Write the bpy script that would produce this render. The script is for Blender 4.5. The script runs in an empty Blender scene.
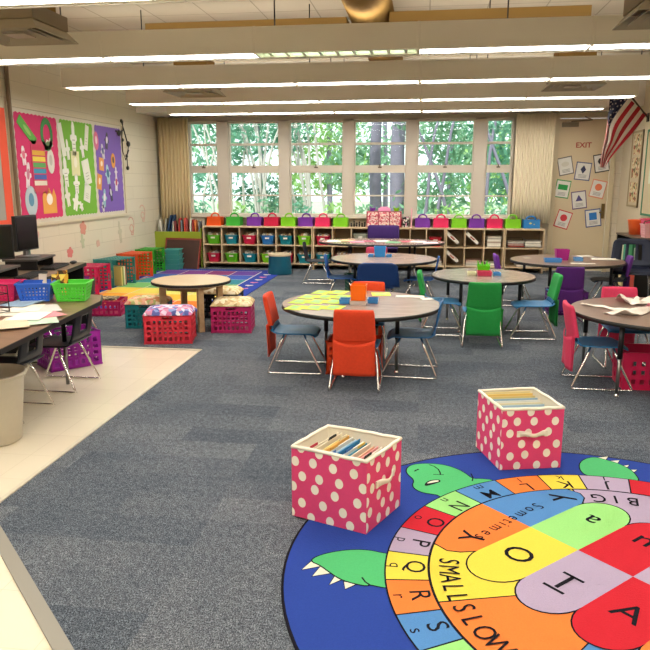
import bpy, bmesh, math, random
from mathutils import Vector, Matrix
R = math.radians
PI = math.pi
random.seed(7)
SC = bpy.context.scene
COL = SC.collection
rnd = random.uniform

# ------------------------------------------------------------------ materials
def lin(h):
    h = h.lstrip('#')
    o = []
    for i in (0, 2, 4):
        c = int(h[i:i+2], 16) / 255
        o.append(c / 12.92 if c <= .04045 else ((c + .055) / 1.055) ** 2.4)
    return (o[0], o[1], o[2], 1)

MATS = {}
def mat(name, col, rough=.6, metal=0, emit=0, var=0, scale=30, bump=0, spec=.5, coords='Object'):
    if name in MATS: return MATS[name]
    m = bpy.data.materials.new(name); m.use_nodes = True
    nt = m.node_tree; b = nt.nodes['Principled BSDF']
    c = lin(col) if isinstance(col, str) else col
    b.inputs['Base Color'].default_value = c
    b.inputs['Roughness'].default_value = rough
    b.inputs['Metallic'].default_value = metal
    b.inputs['Specular IOR Level'].default_value = spec
    if emit:
        b.inputs['Emission Color'].default_value = c
        b.inputs['Emission Strength'].default_value = emit
    if var or bump:
        tc = nt.nodes.new('ShaderNodeTexCoord'); n = nt.nodes.new('ShaderNodeTexNoise')
        n.inputs['Scale'].default_value = scale; n.inputs['Detail'].default_value = 4
        nt.links.new(tc.outputs[coords], n.inputs['Vector'])
        if var:
            mx = nt.nodes.new('ShaderNodeMix'); mx.data_type = 'RGBA'
            mx.inputs[6].default_value = tuple(x * (1 - var) for x in c[:3]) + (1,)
            mx.inputs[7].default_value = tuple(min(1, x * (1 + var)) for x in c[:3]) + (1,)
            nt.links.new(n.outputs['Fac'], mx.inputs[0]); nt.links.new(mx.outputs[2], b.inputs['Base Color'])
        if bump:
            bp = nt.nodes.new('ShaderNodeBump'); bp.inputs['Strength'].default_value = bump
            bp.inputs['Distance'].default_value = .01
            nt.links.new(n.outputs['Fac'], bp.inputs['Height']); nt.links.new(bp.outputs['Normal'], b.inputs['Normal'])
    MATS[name] = m
    return m

def plas(col, rough=.35):
    return mat('plastic_' + col.strip('#'), col, rough, var=.04, scale=6, spec=.35)
def fab(col):
    return mat('fabric_' + col.strip('#'), col, .9, var=.12, scale=60, bump=.15)
def paper(col):
    return mat('paper_' + col.strip('#'), col, .8, var=.03, scale=20)

def ramp(nt, stops, interp='LINEAR'):
    r = nt.nodes.new('ShaderNodeValToRGB'); r.color_ramp.interpolation = interp
    e = r.color_ramp.elements
    while len(e) < len(stops): e.new(.5)
    for i, (p, c) in enumerate(stops):
        e[i].position = p; e[i].color = lin(c) if isinstance(c, str) else c
    return r

def mat_carpet():
    m = bpy.data.materials.new('blue_grey_carpet_tile'); m.use_nodes = True
    nt = m.node_tree; b = nt.nodes['Principled BSDF']; L = nt.links.new
    b.inputs['Roughness'].default_value = .95; b.inputs['Specular IOR Level'].default_value = .1
    tc = nt.nodes.new('ShaderNodeTexCoord')
    # tiles of mottled tone
    sn = nt.nodes.new('ShaderNodeVectorMath'); sn.operation = 'SNAP'; sn.inputs[1].default_value = (.46, .23, 10)
    L(tc.outputs['Object'], sn.inputs[0])
    wn = nt.nodes.new('ShaderNodeTexWhiteNoise'); wn.noise_dimensions = '2D'; L(sn.outputs[0], wn.inputs['Vector'])
    big = nt.nodes.new('ShaderNodeTexNoise'); big.inputs['Scale'].default_value = 2.2; big.inputs['Detail'].default_value = 5
    L(tc.outputs['Object'], big.inputs['Vector'])
    # streaky pile
    mp = nt.nodes.new('ShaderNodeMapping'); mp.inputs['Scale'].default_value = (1, .6, 1); L(tc.outputs['Object'], mp.inputs[0])
    fine = nt.nodes.new('ShaderNodeTexNoise'); fine.inputs['Scale'].default_value = 210; fine.inputs['Detail'].default_value = 3; fine.inputs['Roughness'].default_value = .8
    L(mp.outputs[0], fine.inputs['Vector'])
    r1 = ramp(nt, [(0, '#495059'), (.35, '#575d65'), (.6, '#666a70'), (1, '#7a7b7e')])
    a = nt.nodes.new('ShaderNodeMath'); a.operation = 'MULTIPLY_ADD'; a.inputs[1].default_value = .38
    L(wn.outputs['Value'], a.inputs[0]); 
    s = nt.nodes.new('ShaderNodeMath'); s.operation = 'MULTIPLY'; s.inputs[1].default_value = .62; L(big.outputs['Fac'], s.inputs[0])
    L(s.outputs[0], a.inputs[2]); L(a.outputs[0], r1.inputs[0])
    r2 = ramp(nt, [(.38, (.22, .23, .25, 1)), (.5, (.85, .85, .86, 1)), (.62, (2.1, 2.1, 2.05, 1))])
    L(fine.outputs['Fac'], r2.inputs[0])
    mid = nt.nodes.new('ShaderNodeTexNoise'); mid.inputs['Scale'].default_value = 42; mid.inputs['Detail'].default_value = 6; mid.inputs['Roughness'].default_value = .85
    L(mp.outputs[0], mid.inputs['Vector'])
    r3 = ramp(nt, [(.38, (.62, .63, .65, 1)), (.5, (.98, .98, .98, 1)), (.62, (1.38, 1.37, 1.34, 1))]); L(mid.outputs['Fac'], r3.inputs[0])
    m3 = nt.nodes.new('ShaderNodeMix'); m3.data_type = 'RGBA'; m3.blend_type = 'MULTIPLY'; m3.inputs[0].default_value = 1
    L(r1.outputs[0], m3.inputs[6]); L(r3.outputs[0], m3.inputs[7])
    mx = nt.nodes.new('ShaderNodeMix'); mx.data_type = 'RGBA'; mx.blend_type = 'MULTIPLY'; mx.inputs[0].default_value = 1
    L(m3.outputs[2], mx.inputs[6]); L(r2.outputs[0], mx.inputs[7]); L(mx.outputs[2], b.inputs['Base Color'])
    bp = nt.nodes.new('ShaderNodeBump'); bp.inputs['Strength'].default_value = .6; bp.inputs['Distance'].default_value = .006
    L(fine.outputs['Fac'], bp.inputs['Height']); L(bp.outputs[0], b.inputs['Normal'])
    return m

def mat_brick(name, c1, c2, mortar, w, h, ms, rough, axes='XY', offset=.5, bump=.3, var=0, spec=.5):
    m = bpy.data.materials.new(name); m.use_nodes = True
    nt = m.node_tree; b = nt.nodes['Principled BSDF']; L = nt.links.new
    b.inputs['Roughness'].default_value = rough; b.inputs['Specular IOR Level'].default_value = spec
    tc = nt.nodes.new('ShaderNodeTexCoord'); sp = nt.nodes.new('ShaderNodeSeparateXYZ'); cb = nt.nodes.new('ShaderNodeCombineXYZ')
    L(tc.outputs['Object'], sp.inputs[0]); L(sp.outputs[axes[0]], cb.inputs[0]); L(sp.outputs[axes[1]], cb.inputs[1])
    br = nt.nodes.new('ShaderNodeTexBrick'); br.offset = offset
    br.inputs['Color1'].default_value = lin(c1); br.inputs['Color2'].default_value = lin(c2); br.inputs['Mortar'].default_value = lin(mortar)
    br.inputs['Scale'].default_value = 1; br.inputs['Mortar Size'].default_value = ms; br.inputs['Mortar Smooth'].default_value = .3
    br.inputs['Brick Width'].default_value = w; br.inputs['Row Height'].default_value = h
    L(cb.outputs[0], br.inputs['Vector']); L(br.outputs['Color'], b.inputs['Base Color'])
    bp = nt.nodes.new('ShaderNodeBump'); bp.inputs['Strength'].default_value = bump; bp.inputs['Distance'].default_value = .006; bp.invert = True
    L(br.outputs['Fac'], bp.inputs['Height']); L(bp.outputs[0], b.inputs['Normal'])
    return m

def mat_wood(name, c1, c2, rough=.45, sc=(2, 14, 14), spec=.4):
    if name in MATS: return MATS[name]
    m = bpy.data.materials.new(name); m.use_nodes = True
    nt = m.node_tree; b = nt.nodes['Principled BSDF']; L = nt.links.new
    b.inputs['Roughness'].default_value = rough; b.inputs['Specular IOR Level'].default_value = spec
    tc = nt.nodes.new('ShaderNodeTexCoord'); mp = nt.nodes.new('ShaderNodeMapping'); mp.inputs['Scale'].default_value = sc
    n = nt.nodes.new('ShaderNodeTexNoise'); n.inputs['Scale'].default_value = 2; n.inputs['Detail'].default_value = 6; n.inputs['Distortion'].default_value = .6
    L(tc.outputs['Object'], mp.inputs[0]); L(mp.outputs[0], n.inputs['Vector'])
    r = ramp(nt, [(.3, c1), (.7, c2)]); L(n.outputs['Fac'], r.inputs[0]); L(r.outputs[0], b.inputs['Base Color'])
    MATS[name] = m
    return m

def mat_patch(name, cols, scale=22, rough=.9):
    if name in MATS: return MATS[name]
    m = bpy.data.materials.new(name); m.use_nodes = True
    nt = m.node_tree; b = nt.nodes['Principled BSDF']; L = nt.links.new
    b.inputs['Roughness'].default_value = rough
    tc = nt.nodes.new('ShaderNodeTexCoord'); v = nt.nodes.new('ShaderNodeTexVoronoi'); v.inputs['Scale'].default_value = scale
    L(tc.outputs['Object'], v.inputs['Vector'])
    sp = nt.nodes.new('ShaderNodeSeparateColor'); L(v.outputs['Color'], sp.inputs[0])
    r = ramp(nt, [(i / len(cols), c) for i, c in enumerate(cols)], 'CONSTANT'); L(sp.outputs[0], r.inputs[0]); L(r.outputs[0], b.inputs['Base Color'])
    MATS[name] = m
    return m

M_CHROME = mat('chrome', '#efece8', .25, 1)
M_DARKMET = mat('dark_metal', '#2c2a2b', .4, .6)
M_BLACK = mat('black_plastic', '#0d0d0f', .45)
M_EDGE = mat('black_edge', '#15130f', .5)
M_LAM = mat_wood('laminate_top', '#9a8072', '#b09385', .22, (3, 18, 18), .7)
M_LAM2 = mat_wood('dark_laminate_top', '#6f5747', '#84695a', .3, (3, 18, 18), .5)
M_PINE = mat_wood('pine_wood', '#b08f66', '#c5a57b', .5)
M_BIRCH = mat_wood('birch_wood', '#c7ab84', '#d4bc98', .5)
M_TRIM = mat('painted_trim', '#cfc6b4', .5, var=.03, scale=4)
M_MULL = mat('mullion_paint', '#c4b8a8', .5, var=.03, scale=4)
M_CREAM = mat('cream_lining', '#efe6d2', .85, var=.04)
M_WHITE = mat('white_paper', '#e9e4d8', .8)
M_BLOCK = mat_brick('block_wall_left', '#d3cab3', '#cfc6af', '#bfb59e', .8, .2, .004, .7, 'YZ')
M_BLOCKB = mat_brick('block_wall_back', '#cfc3ac', '#cbbfa8', '#bbaf98', .8, .2, .004, .7, 'XZ')
M_PLASTER = mat('beige_plaster', '#cabb9f', .75, var=.03, scale=3)
M_VINYL = mat_brick('cream_vinyl_tile', '#eaddc4', '#e5d8bf', '#d9cbb0', .305, .305, .002, .14, 'XY', 0, .05)
M_CEIL = mat_brick('ceiling_tile', '#b9ac96', '#b5a892', '#8f8371', .61, .61, .008, .9, 'XY', 0, .2)
M_FIX = mat('fixture_paint', '#e2dccb', .6, var=.03, scale=5)
M_LENS = mat('lamp_lens_lit', '#fffcf4', .5, emit=15)
M_LENSOFF = mat('lamp_louvre', '#d6dcc8', .35)
M_OCHRE = mat('ochre_duct', '#94743f', .85, spec=.2, var=.08, scale=5)
M_GREYMET = mat('diffuser_metal', '#a89e88', .5, .2)
M_CARPET = mat_carpet()

# ------------------------------------------------------------------ geometry builder
class MB:
    def __init__(s): s.bm = bmesh.new(); s.m = 0; s.mats = []
    def use(s, m):
        if m not in s.mats: s.mats.append(m)
        s.m = s.mats.index(m); return s
    def _f(s, vs):
        try:
            f = s.bm.faces.new(vs); f.material_index = s.m; return f
        except ValueError: return None
    def box(s, x0, x1, y0, y1, z0, z1, M=None):
        v = [Vector((x, y, z)) for z in (z0, z1) for y in (y0, y1) for x in (x0, x1)]
        if M is not None: v = [M @ q for q in v]
        b = [s.bm.verts.new(q) for q in v]
        for f in ((0, 2, 3, 1), (4, 5, 7, 6), (0, 1, 5, 4), (2, 6, 7, 3), (0, 4, 6, 2), (1, 3, 7, 5)): s._f([b[i] for i in f])
        return s
    def bar(s, p0, p1, w, t=None, up=(0, 0, 1)):
        p0, p1 = Vector(p0), Vector(p1); d = (p1 - p0); L = d.length; d.normalize()
        u = Vector(up)
        if abs(d.dot(u)) > .98: u = Vector((0, 1, 0))
        x = d.cross(u).normalized(); z = x.cross(d)
        M = Matrix(((x.x, d.x, z.x, p0.x), (x.y, d.y, z.y, p0.y), (x.z, d.z, z.z, p0.z), (0, 0, 0, 1)))
        t = t or w
        return s.box(-w / 2, w / 2, 0, L, -t / 2, t / 2, M)
    def tube(s, pts, r, n=8, closed=False, caps=True):
        pts = [Vector(p) for p in pts]; N = len(pts); rings = []
        rs = r if isinstance(r, (list, tuple)) else [r] * N
        prev = None
        for i, p in enumerate(pts):
            if closed: d = pts[(i + 1) % N] - pts[i - 1]
            else: d = pts[min(i + 1, N - 1)] - pts[max(i - 1, 0)]
            d.normalize()
            if prev is None:
                u = Vector((0, 0, 1)) if abs(d.z) < .9 else Vector((1, 0, 0))
            else: u = prev
            x = d.cross(u)
            if x.length < 1e-5: x = d.cross(Vector((0, 1, 0)))
            x.normalize(); z = x.cross(d).normalized(); prev = z
            rings.append([s.bm.verts.new(p + (x * math.cos(2 * PI * k / n) + z * math.sin(2 * PI * k / n)) * rs[i]) for k in range(n)])
        for i in range(N if closed else N - 1):
            a, b = rings[i], rings[(i + 1) % N]
            for k in range(n): s._f([a[k], a[(k + 1) % n], b[(k + 1) % n], b[k]])
        if caps and not closed: s._f(rings[0][::-1]); s._f(rings[-1])
        return s
    def lathe(s, prof, c=(0, 0, 0), n=32, sx=1, sy=1, cap=False):
        rings = []
        for (r, z) in prof:
            if r < 1e-6: rings.append([s.bm.verts.new((c[0], c[1], c[2] + z))]); continue
            rings.append([s.bm.verts.new((c[0] + sx * r * math.cos(2 * PI * k / n), c[1] + sy * r * math.sin(2 * PI * k / n), c[2] + z)) for k in range(n)])
        for a, b in zip(rings, rings[1:]):
            for k in range(n):
                k2 = (k + 1) % n
                if len(a) == 1 and len(b) == 1: continue
                if len(a) == 1: s._f([a[0], b[k2], b[k]])
                elif len(b) == 1: s._f([a[k], a[k2], b[0]])
                else: s._f([a[k], a[k2], b[k2], b[k]])
        return s
    def poly(s, pts, th=0, n=(0, 0, 1)):
        n = Vector(n).normalized()
        a = [s.bm.verts.new(Vector(p) + n * th) for p in pts]
        s._f(a)
        if th:
            b = [s.bm.verts.new(Vector(p)) for p in pts]
            s._f(b[::-1])
            for i in range(len(a)):
                j = (i + 1) % len(a); s._f([b[i], b[j], a[j], a[i]])
        return s
    def grid(s, fn, nu, nv, matfn=None, closed_u=False):
        V = [[s.bm.verts.new(fn(i / nu, j / nv)) for j in range(nv + 1)] for i in range(nu + 1)]
        for i in range(nu):
            for j in range(nv):
                if matfn: s.use(matfn((i + .5) / nu, (j + .5) / nv))
                s._f([V[i][j], V[i + 1][j], V[i + 1][j + 1], V[i][j + 1]])
        return s
    def ball(s, c, rx, ry=None, rz=None, n=14, m=9):
        ry = ry or rx; rz = rz or rx
        return s.lathe2([(math.sin(PI * i / m), -math.cos(PI * i / m)) for i in range(m + 1)], c, n, rx, ry, rz)
    def lathe2(s, prof, c, n, sx, sy, sz):
        return s.lathe([(r, z * sz) for r, z in prof], c, n, sx, sy)
    def mesh(s, me, M):
        vs = [s.bm.verts.new(M @ v.co) for v in me.vertices]
        for p in me.polygons: s._f([vs[i] for i in p.vertices])
        return s
    def build(s, name, m=None, parent=None, smooth=False, bevel=0, seg=2, solid=0, sub=0, loc=None, norm=True):
        if norm: bmesh.ops.recalc_face_normals(s.bm, faces=s.bm.faces)
        me = bpy.data.meshes.new(name); s.bm.to_mesh(me); s.bm.free()
        ms = s.mats if s.mats else ([m] if m else [])
        for q in ms: me.materials.append(q)
        if smooth:
            for p in me.polygons: p.use_smooth = True
        o = bpy.data.objects.new(name, me); COL.objects.link(o)
        if parent is not None: o.parent = parent
        if loc: o.location = loc
        if solid:
            q = o.modifiers.new('solid', 'SOLIDIFY'); q.thickness = solid; q.offset = 0
        if sub:
            q = o.modifiers.new('sub', 'SUBSURF'); q.levels = sub; q.render_levels = sub
        if bevel:
            q = o.modifiers.new('bevel', 'BEVEL'); q.width = bevel; q.segments = seg; q.limit_method = 'ANGLE'; q.angle_limit = R(40)
        return o

def thing(name, label, cat, loc=(0, 0, 0), rz=0, group=None):
    o = bpy.data.objects.new(name, None); COL.objects.link(o)
    o.empty_display_size = .1
    o.location = loc; o.rotation_euler = (0, 0, rz); o['label'] = label; o['category'] = cat
    if group: o['group'] = group
    return o
def tag(o, label, cat, group=None, kind=None):
    o['label'] = label; o['category'] = cat
    if group: o['group'] = group
    if kind: o['kind'] = kind
    return o
def struct(o): o['kind'] = 'structure'; return o
def dup(root, loc, rz, label, group=None):
    r = root.copy(); COL.objects.link(r); r.location = loc; r.rotation_euler = (0, 0, rz); r['label'] = label
    if group: r['group'] = group
    for ch in list(root.children):
        c = ch.copy(); COL.objects.link(c); c.parent = r
        for g in list(ch.children):
            d = g.copy(); COL.objects.link(d); d.parent = c
    return r
def setmat(o, old, new):
    # give a copied thing its own mesh colour
    for q in [o] + list(o.children) + [g for c in o.children for g in c.children]:
        if q.type == 'MESH' and any(x == old for x in q.data.materials):
            q.data = q.data.copy()
            for i, x in enumerate(q.data.materials):
                if x == old: q.data.materials[i] = new

TXT = {}
def text_mesh(t, bold=0):
    k = (t, bold)
    if k in TXT: return TXT[k]
    cu = bpy.data.curves.new('txt', 'FONT'); cu.body = t; cu.size = 1; cu.align_x = 'CENTER'; cu.align_y = 'CENTER'; cu.offset = bold
    cu.resolution_u = 3
    o = bpy.data.objects.new('txt', cu); COL.objects.link(o)
    dg = bpy.context.evaluated_depsgraph_get(); dg.update()
    me = bpy.data.meshes.new_from_object(o.evaluated_get(dg))
    bpy.data.objects.remove(o); bpy.data.curves.remove(cu)
    TXT[k] = me
    return me

# ------------------------------------------------------------------ room
XL, XR, YB, ZC = -4.66, 3.14, 12.0, 3.3
YF = -1.6
def rect(name, x0, x1, y0, y1, z0, z1, m, bevel=0):
    return struct(MB().box(x0, x1, y0, y1, z0, z1).build(name, m, bevel=bevel))
rect('floor', XL - .1, XR + .1, YF, YB + .2, -.12, -.006, mat('subfloor', '#777777', .9))
# carpet field and vinyl field share the floor level
b = MB().poly([(-1.95, 2.70, -.006), (-1.95, 5.81, -.006), (XL, 5.81, -.006), (XL, YB, -.006), (XR, YB, -.006), (XR, YF, -.006), (2.35, YF, -.006)], .006)
struct(b.build('floor_carpet', M_CARPET))
b = MB().poly([(-1.95, 5.81, -.006), (-1.95, 2.70, -.006), (2.35, YF, -.006), (XL, YF, -.006), (XL, 5.81, -.006)], .004)
struct(b.build('floor_tile', M_VINYL))
# transition strips
M_STRIP = mat('rubber_strip', '#8d877b', .5)
b = MB()
b.bar((-1.965, 2.70, .001), (-1.965, 5.83, .001), .028, .008)
b.bar((-1.95, 5.825, .001), (XL, 5.825, .001), .028, .008)
struct(b.build('trim_1', mat('pale_strip', '#c9bfa9', .5)))
b = MB(); b.bar((-2.0, 2.72, .002), (2.30, -1.58, .002), .055, .01)
struct(b.build('trim_2', M_STRIP))
# walls
rect('wall_left', XL - .15, XL, YF, YB + .2, 0, ZC, M_BLOCK)
rect('wall_right', XR, XR + .15, YF, YB + .2, 0, ZC, M_PLASTER)
rect('wall_front', XL, XR, YF - .15, YF, 0, ZC, M_PLASTER)
rect('ceiling', XL - .15, XR + .15, YF, YB + .2, ZC, ZC + .1, M_CEIL)
WX0, WX1, WZ0, WZ1 = -4.12, 1.42, .9, 2.5
DX0, DX1, DZ = 2.10, 2.98, 2.5
b = MB()
b.box(XL, WX0, YB, YB + .2, 0, ZC); b.box(WX0, WX1, YB, YB + .2, 0, WZ0); b.box(WX0, WX1, YB, YB + .2, WZ1, ZC)
b.box(WX1, DX0, YB, YB + .2, 0, ZC); b.box(DX0, DX1, YB, YB + .2, DZ, ZC); b.box(DX1, XR, YB, YB + .2, 0, ZC)
struct(b.build('wall_back', M_BLOCKB))
# soffit over the windows
rect('trim_3', XL, XR, 11.08, 12.0, 2.57, 3.3, mat('soffit_white', '#e9e5da', .3))
rect('trim_4', -4.1, 1.42, 11.86, 12.0, .86, .90, M_TRIM)
# left wall pipe
b = MB().tube([(XL + .04, 7.47, 1.0), (XL + .04, 7.47, ZC)], .025)
struct(b.build('trim_5', mat('brown_pipe', '#7c6a52', .6)))
b = MB().box(XL, XL + .015, 6.0, YB, 0, .1); struct(b.build('baseboard_left', M_EDGE))

# windows: six bays, each with four panes
bays = [(-4.09, -3.58), (-3.38, -2.49), (-2.31, -1.385), (-1.20, -.32), (-.14, .785), (.98, 1.40)]
M_GLASS = bpy.data.materials.new('window_glass'); M_GLASS.use_nodes = True
nt = M_GLASS.node_tree; nt.nodes.clear()
o_ = nt.nodes.new('ShaderNodeOutputMaterial'); mxs = nt.nodes.new('ShaderNodeMixShader'); tr = nt.nodes.new('ShaderNodeBsdfTransparent'); gl = nt.nodes.new('ShaderNodeBsdfGlossy')
tr.inputs[0].default_value = (.93, .97, .96, 1); gl.inputs['Roughness'].default_value = .03
mxs.inputs[0].default_value = .022
nt.links.new(tr.outputs[0], mxs.inputs[1]); nt.links.new(gl.outputs[0], mxs.inputs[2]); nt.links.new(mxs.outputs[0], o_.inputs[0])
edges = [WX0] + [q for a in bays for q in a] + [WX1]
b = MB()
for i in range(0, len(edges) - 1, 2): b.box(edges[i], edges[i + 1], 11.93, 12.12, WZ0, WZ1)
b.box(WX0, WX1, 11.93, 12.12, 2.47, 2.5)
struct(b.build('window_frame', M_MULL, bevel=.004))
M_LATCH = mat('brass_latch', '#5f5340', .4, .7)
for i, (x0, x1) in enumerate(bays):
    w = MB()
    zs = [.90, .915, 1.225, 1.245, 1.60, 1.76, 2.075, 2.105, 2.44, 2.47]
    f = .02
    w.box(x0, x0 + f, 11.97, 12.06, .9, 2.47); w.box(x1 - f, x1, 11.97, 12.06, .9, 2.47)
    w.box(x0 + f, x1 - f, 11.97, 12.06, .9, .93); w.box(x0 + f, x1 - f, 11.97, 12.06, 2.45, 2.47)
    w.box(x0 + f, x1 - f, 11.985, 12.045, 1.225, 1.25); w.box(x0 + f, x1 - f, 11.985, 12.045, 2.08, 2.12)
    w.box(x0 + f, x1 - f, 11.955, 12.07, 1.62, 1.745)
    wo = struct(w.build('window_%d' % (i + 1), mat('sash_paint', '#c9bdac', .5), bevel=.003))
    g = MB().box(x0 + f, x1 - f, 12.012, 12.016, .9, 2.46).build('pane', M_GLASS, wo)
    l = MB(); xc = (x0 + x1) / 2
    l.box(xc - .03, xc + .03, 11.935, 11.956, 1.70, 1.72); l.box(xc - .006, xc + .006, 11.91, 11.95, 1.705, 1.76)
    l.build('latch', M_LATCH, wo)

# curtains (folded, with real depth)
def curtain(x0, x1, z0, z1, folds, label, col, amp=.025):
    b = MB(); n = folds * 8
    b.grid(lambda u, v: Vector((x0 + (x1 - x0) * u, 11.84 + amp * math.sin(u * folds * 2 * PI) * (1 - .25 * v), z0 + (z1 - z0) * v)), n, 4)
    o = b.build('curtain', mat('curtain_' + col.strip('#'), col, .9, var=.02, scale=3), smooth=True, solid=.006)
    return tag(o, label, 'curtain')
curtain(-4.60, -4.06, .74, 2.54, 9, 'beige pleated curtain drawn back at the left end of the windows', '#d2bb90', .03)
curtain(1.43, 2.04, .80, 2.54, 15, 'beige vertical blind panel stacked between windows and exit door', '#e0d1b4', .011)

# door
door = struct(MB().box(2.13, 2.955, 12.02, 12.07, .01, 2.47).build('door_1', mat('door_paint', '#cfbb98', .5, var=.02, scale=3), bevel=.003))
b = MB(); b.box(2.955, 3.03, 11.965, 12.0, 0, 2.56); b.box(2.05, 2.13, 11.965, 12.0, 0, 2.56); b.box(2.13, 2.955, 11.965, 12.0, 2.47, 2.56)
struct(b.build('door_frame', mat('frame_paint', '#c9b998', .5), bevel=.004))
b = MB(); b.box(2.17, 2.42, 11.95, 12.02, 2.34, 2.41); b.bar((2.3, 11.96, 2.42), (2.62, 11.92, 2.44), .02); b.bar((2.62, 11.92, 2.44), (2.5, 11.98, 2.5), .02)
b.build('door_closer', mat('closer_metal', '#80715a', .5, .3), door, bevel=.003)
b = MB(); b.box(2.88, 2.93, 11.995, 12.02, .88, 1.12); b.tube([(2.905, 12.0, .98), (2.905, 11.96, .98), (2.84, 11.955, .98)], .012)
b.build('door_handle', mat('aged_brass', '#7d6a45', .4, .8), door)
b = MB().mesh(text_mesh('EXIT', .02), Matrix.Translation((2.53, 12.018, 2.05)) @ Matrix.Rotation(PI / 2, 4, 'X') @ Matrix.Diagonal((.12, .115, 1, 1)))
b.build('exit_lettering', mat('sign_red', '#a5352e', .6), door)

# ------------------------------------------------------------------ ceiling fittings
FY = [3.80, 5.74, 7.50, 9.20, 10.70, 1.95, .10]  # last two rows are unseen, added overhead to brighten the foreground
FPOS = ['first row in view', 'second row from the camera', 'in the middle row', 'second row from the windows', 'nearest the windows', 'added ahead of the camera for foreground light', 'added above the camera for foreground light']
for i, y in enumerate(FY):
    t = thing('ceiling_light', 'long suspended beige light trough with bright lenses, %s' % FPOS[i], 'light fixture', (-4.0, y, 2.5), 0, 'suspended light troughs')
    nsec = 5; L = 6.53; w = .30
    hb = MB()
    hb.box(0, L, 0, .02, .0, .2); hb.box(0, L, w - .02, w, -.004, .2); hb.box(0, L, .02, w - .02, .18, .2); hb.box(0, L, .02, .05, .002, .02); hb.box(0, L, w - .06, w - .02, .002, .02)
    hb.box(0, .02, .02, w - .02, 0, .18); hb.box(L - .02, L, .02, w - .02, 0, .18)
    for k in range(1, nsec): hb.box(k * L / nsec - .012, k * L / nsec + .012, -.002, w + .001, -.006, .202)
    hb.build('housing', M_FIX, t, bevel=.002, seg=1)
    for k in range(nsec):
        x0 = k * L / nsec + .03; x1 = (k + 1) * L / nsec - .03
        if i == 1 and k == 2:
            q = MB(); q.box(x0, x1, .03, .045, .01, .09); q.box(x0, x1, w - .045, w - .03, .01, .09)
            for j in range(9):
                xx = x0 + (j + .5) * (x1 - x0) / 9; q.box(xx - .012, xx + .012, .045, w - .045, .01, .08)
            q.build('louvre', M_LENSOFF, t)
            MB().box(x0, x1, .045, w - .045, .10, .11).build('lamp_lens', mat('dim_lens', '#dff0dc', .5, emit=3.5), t)
        else:
            MB().box(x0, x1, .05, w - .06, .004, .018).build('lamp_lens', M_LENS, t)
    MB().box(.05, L - .05, .05, w - .05, .201, .206).build('added_uplight', mat('added_glow', '#fffaf0', .5, emit=4.0), t)  # glowing sheet added on top to brighten ceiling and trough sides, unseen from below
    for k in (.9, 2.75, 4.6, 6.1):
        MB().tube([(k, w / 2, .2), (k, w / 2, ZC - 2.5)], .006, 6).build('hanger_rod', M_DARKMET, t)
# diffusers
for (x, y, d) in ((-2.96, 5.0, 'front left of the room'), (1.56, 5.05, 'front right of the room'), (-2.8, 8.5, 'back left of the room'), (1.62, 8.5, 'back right of the room')):
    t = thing('air_diffuser', 'square metal air diffuser below a brown duct neck, ' + d, 'air vent', (x, y, 2.5), 0, 'ceiling air diffusers')
    q = MB()
    for (s0, z0, s1, z1) in ((.30, .02, .24, .09), (.22, .03, .16, .09), (.14, .04, .08, .09)):
        a = [(-s0, -s0, z0), (s0, -s0, z0), (s0, s0, z0), (-s0, s0, z0)]; c = [(-s1, -s1, z1), (s1, -s1, z1), (s1, s1, z1), (-s1, s1, z1)]
        for k in range(4): q.poly([a[k], a[(k + 1) % 4], c[(k + 1) % 4], c[k]])
    q.box(-.08, .08, -.08, .08, .03, .035)
    q.build('louvre_plate', M_GREYMET, t, solid=.006)
    MB().box(-.25, .25, -.25, .25, .095, .2).build('plenum', mat('plenum_paint', '#8a7c66', .6), t, bevel=.004)
    MB().box(-.2, .2, -.18, .18, .2, .42).build('duct_neck', M_OCHRE, t, bevel=.004)
    MB().box(-.12, .12, -.1, .1, .42, ZC - 2.5).build('hanger_box', M_GREYMET, t)
# round corrugated duct
q = MB(); pts = []; rs = []
for k in range(200):
    pts.append((-.52, 2.2 + k * .044, 2.98)); rs.append(.185 + (.016 if k % 2 else 0))
q.tube(pts, rs, 20)
tag(q.build('air_duct', M_OCHRE, smooth=True), 'round ochre corrugated air duct running along the ceiling centre', 'duct')
q = MB(); q.box(-2.5, -.70, 6.25, 6.6, 2.72, 2.86)
tag(q.build('branch_duct', M_OCHRE, bevel=.004), 'flat ochre branch duct left of the round duct', 'duct')
q = MB(); q.box(-.34, 1.3, 6.25, 6.6, 2.72, 2.89)
tag(q.build('branch_duct', M_OCHRE, bevel=.004), 'flat ochre branch duct right of the round duct', 'duct')

# ------------------------------------------------------------------ turtle rug
RC = Vector((.748, 2.526)); TC = Vector((.875, 2.488))
def mrug(n, c): return mat('rug_' + n, c, .95, var=.10, scale=160, bump=.25, spec=.15)
RB = mrug('blue', '#2a4290'); RK = mrug('black', '#16141c'); RGn = mrug('green', '#4fb06d'); RLg = mrug('light_green', '#93cf78')
RR = mrug('red', '#bf2430'); RO = mrug('orange', '#e57a38'); RY = mrug('yellow', '#dcc748'); RS = mrug('sky', '#5183b8'); RL = mrug('lilac', '#a897ae'); RW = mrug('white', '#d8d6c2')
q = MB()
def circ(c, r, n=96, z=0): return [(c[0] + r * math.cos(2 * PI * k / n), c[1] + r * math.sin(2 * PI * k / n), z) for k in range(n)]
q.use(RK).poly(circ(RC, 1.262, z=0), .008)
Z0 = .0085
q.use(RB).poly(circ(RC, 1.252, z=Z0))
def G(px, py):   # ground point seen at a pixel of the photograph
    Xc = (.99009, -.02888, -.13742); Yc = (.14042, .20362, .96893); Zc = (0, .97862, -.20565)
    c = (px - 325, 325 - py, 690)
    r = [sum(a * b_ for a, b_ in zip(c, v)) for v in (Xc, Yc, Zc)]; t = -1.5 / r[2]
    return Vector((r[0] * t, r[1] * t))
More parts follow.
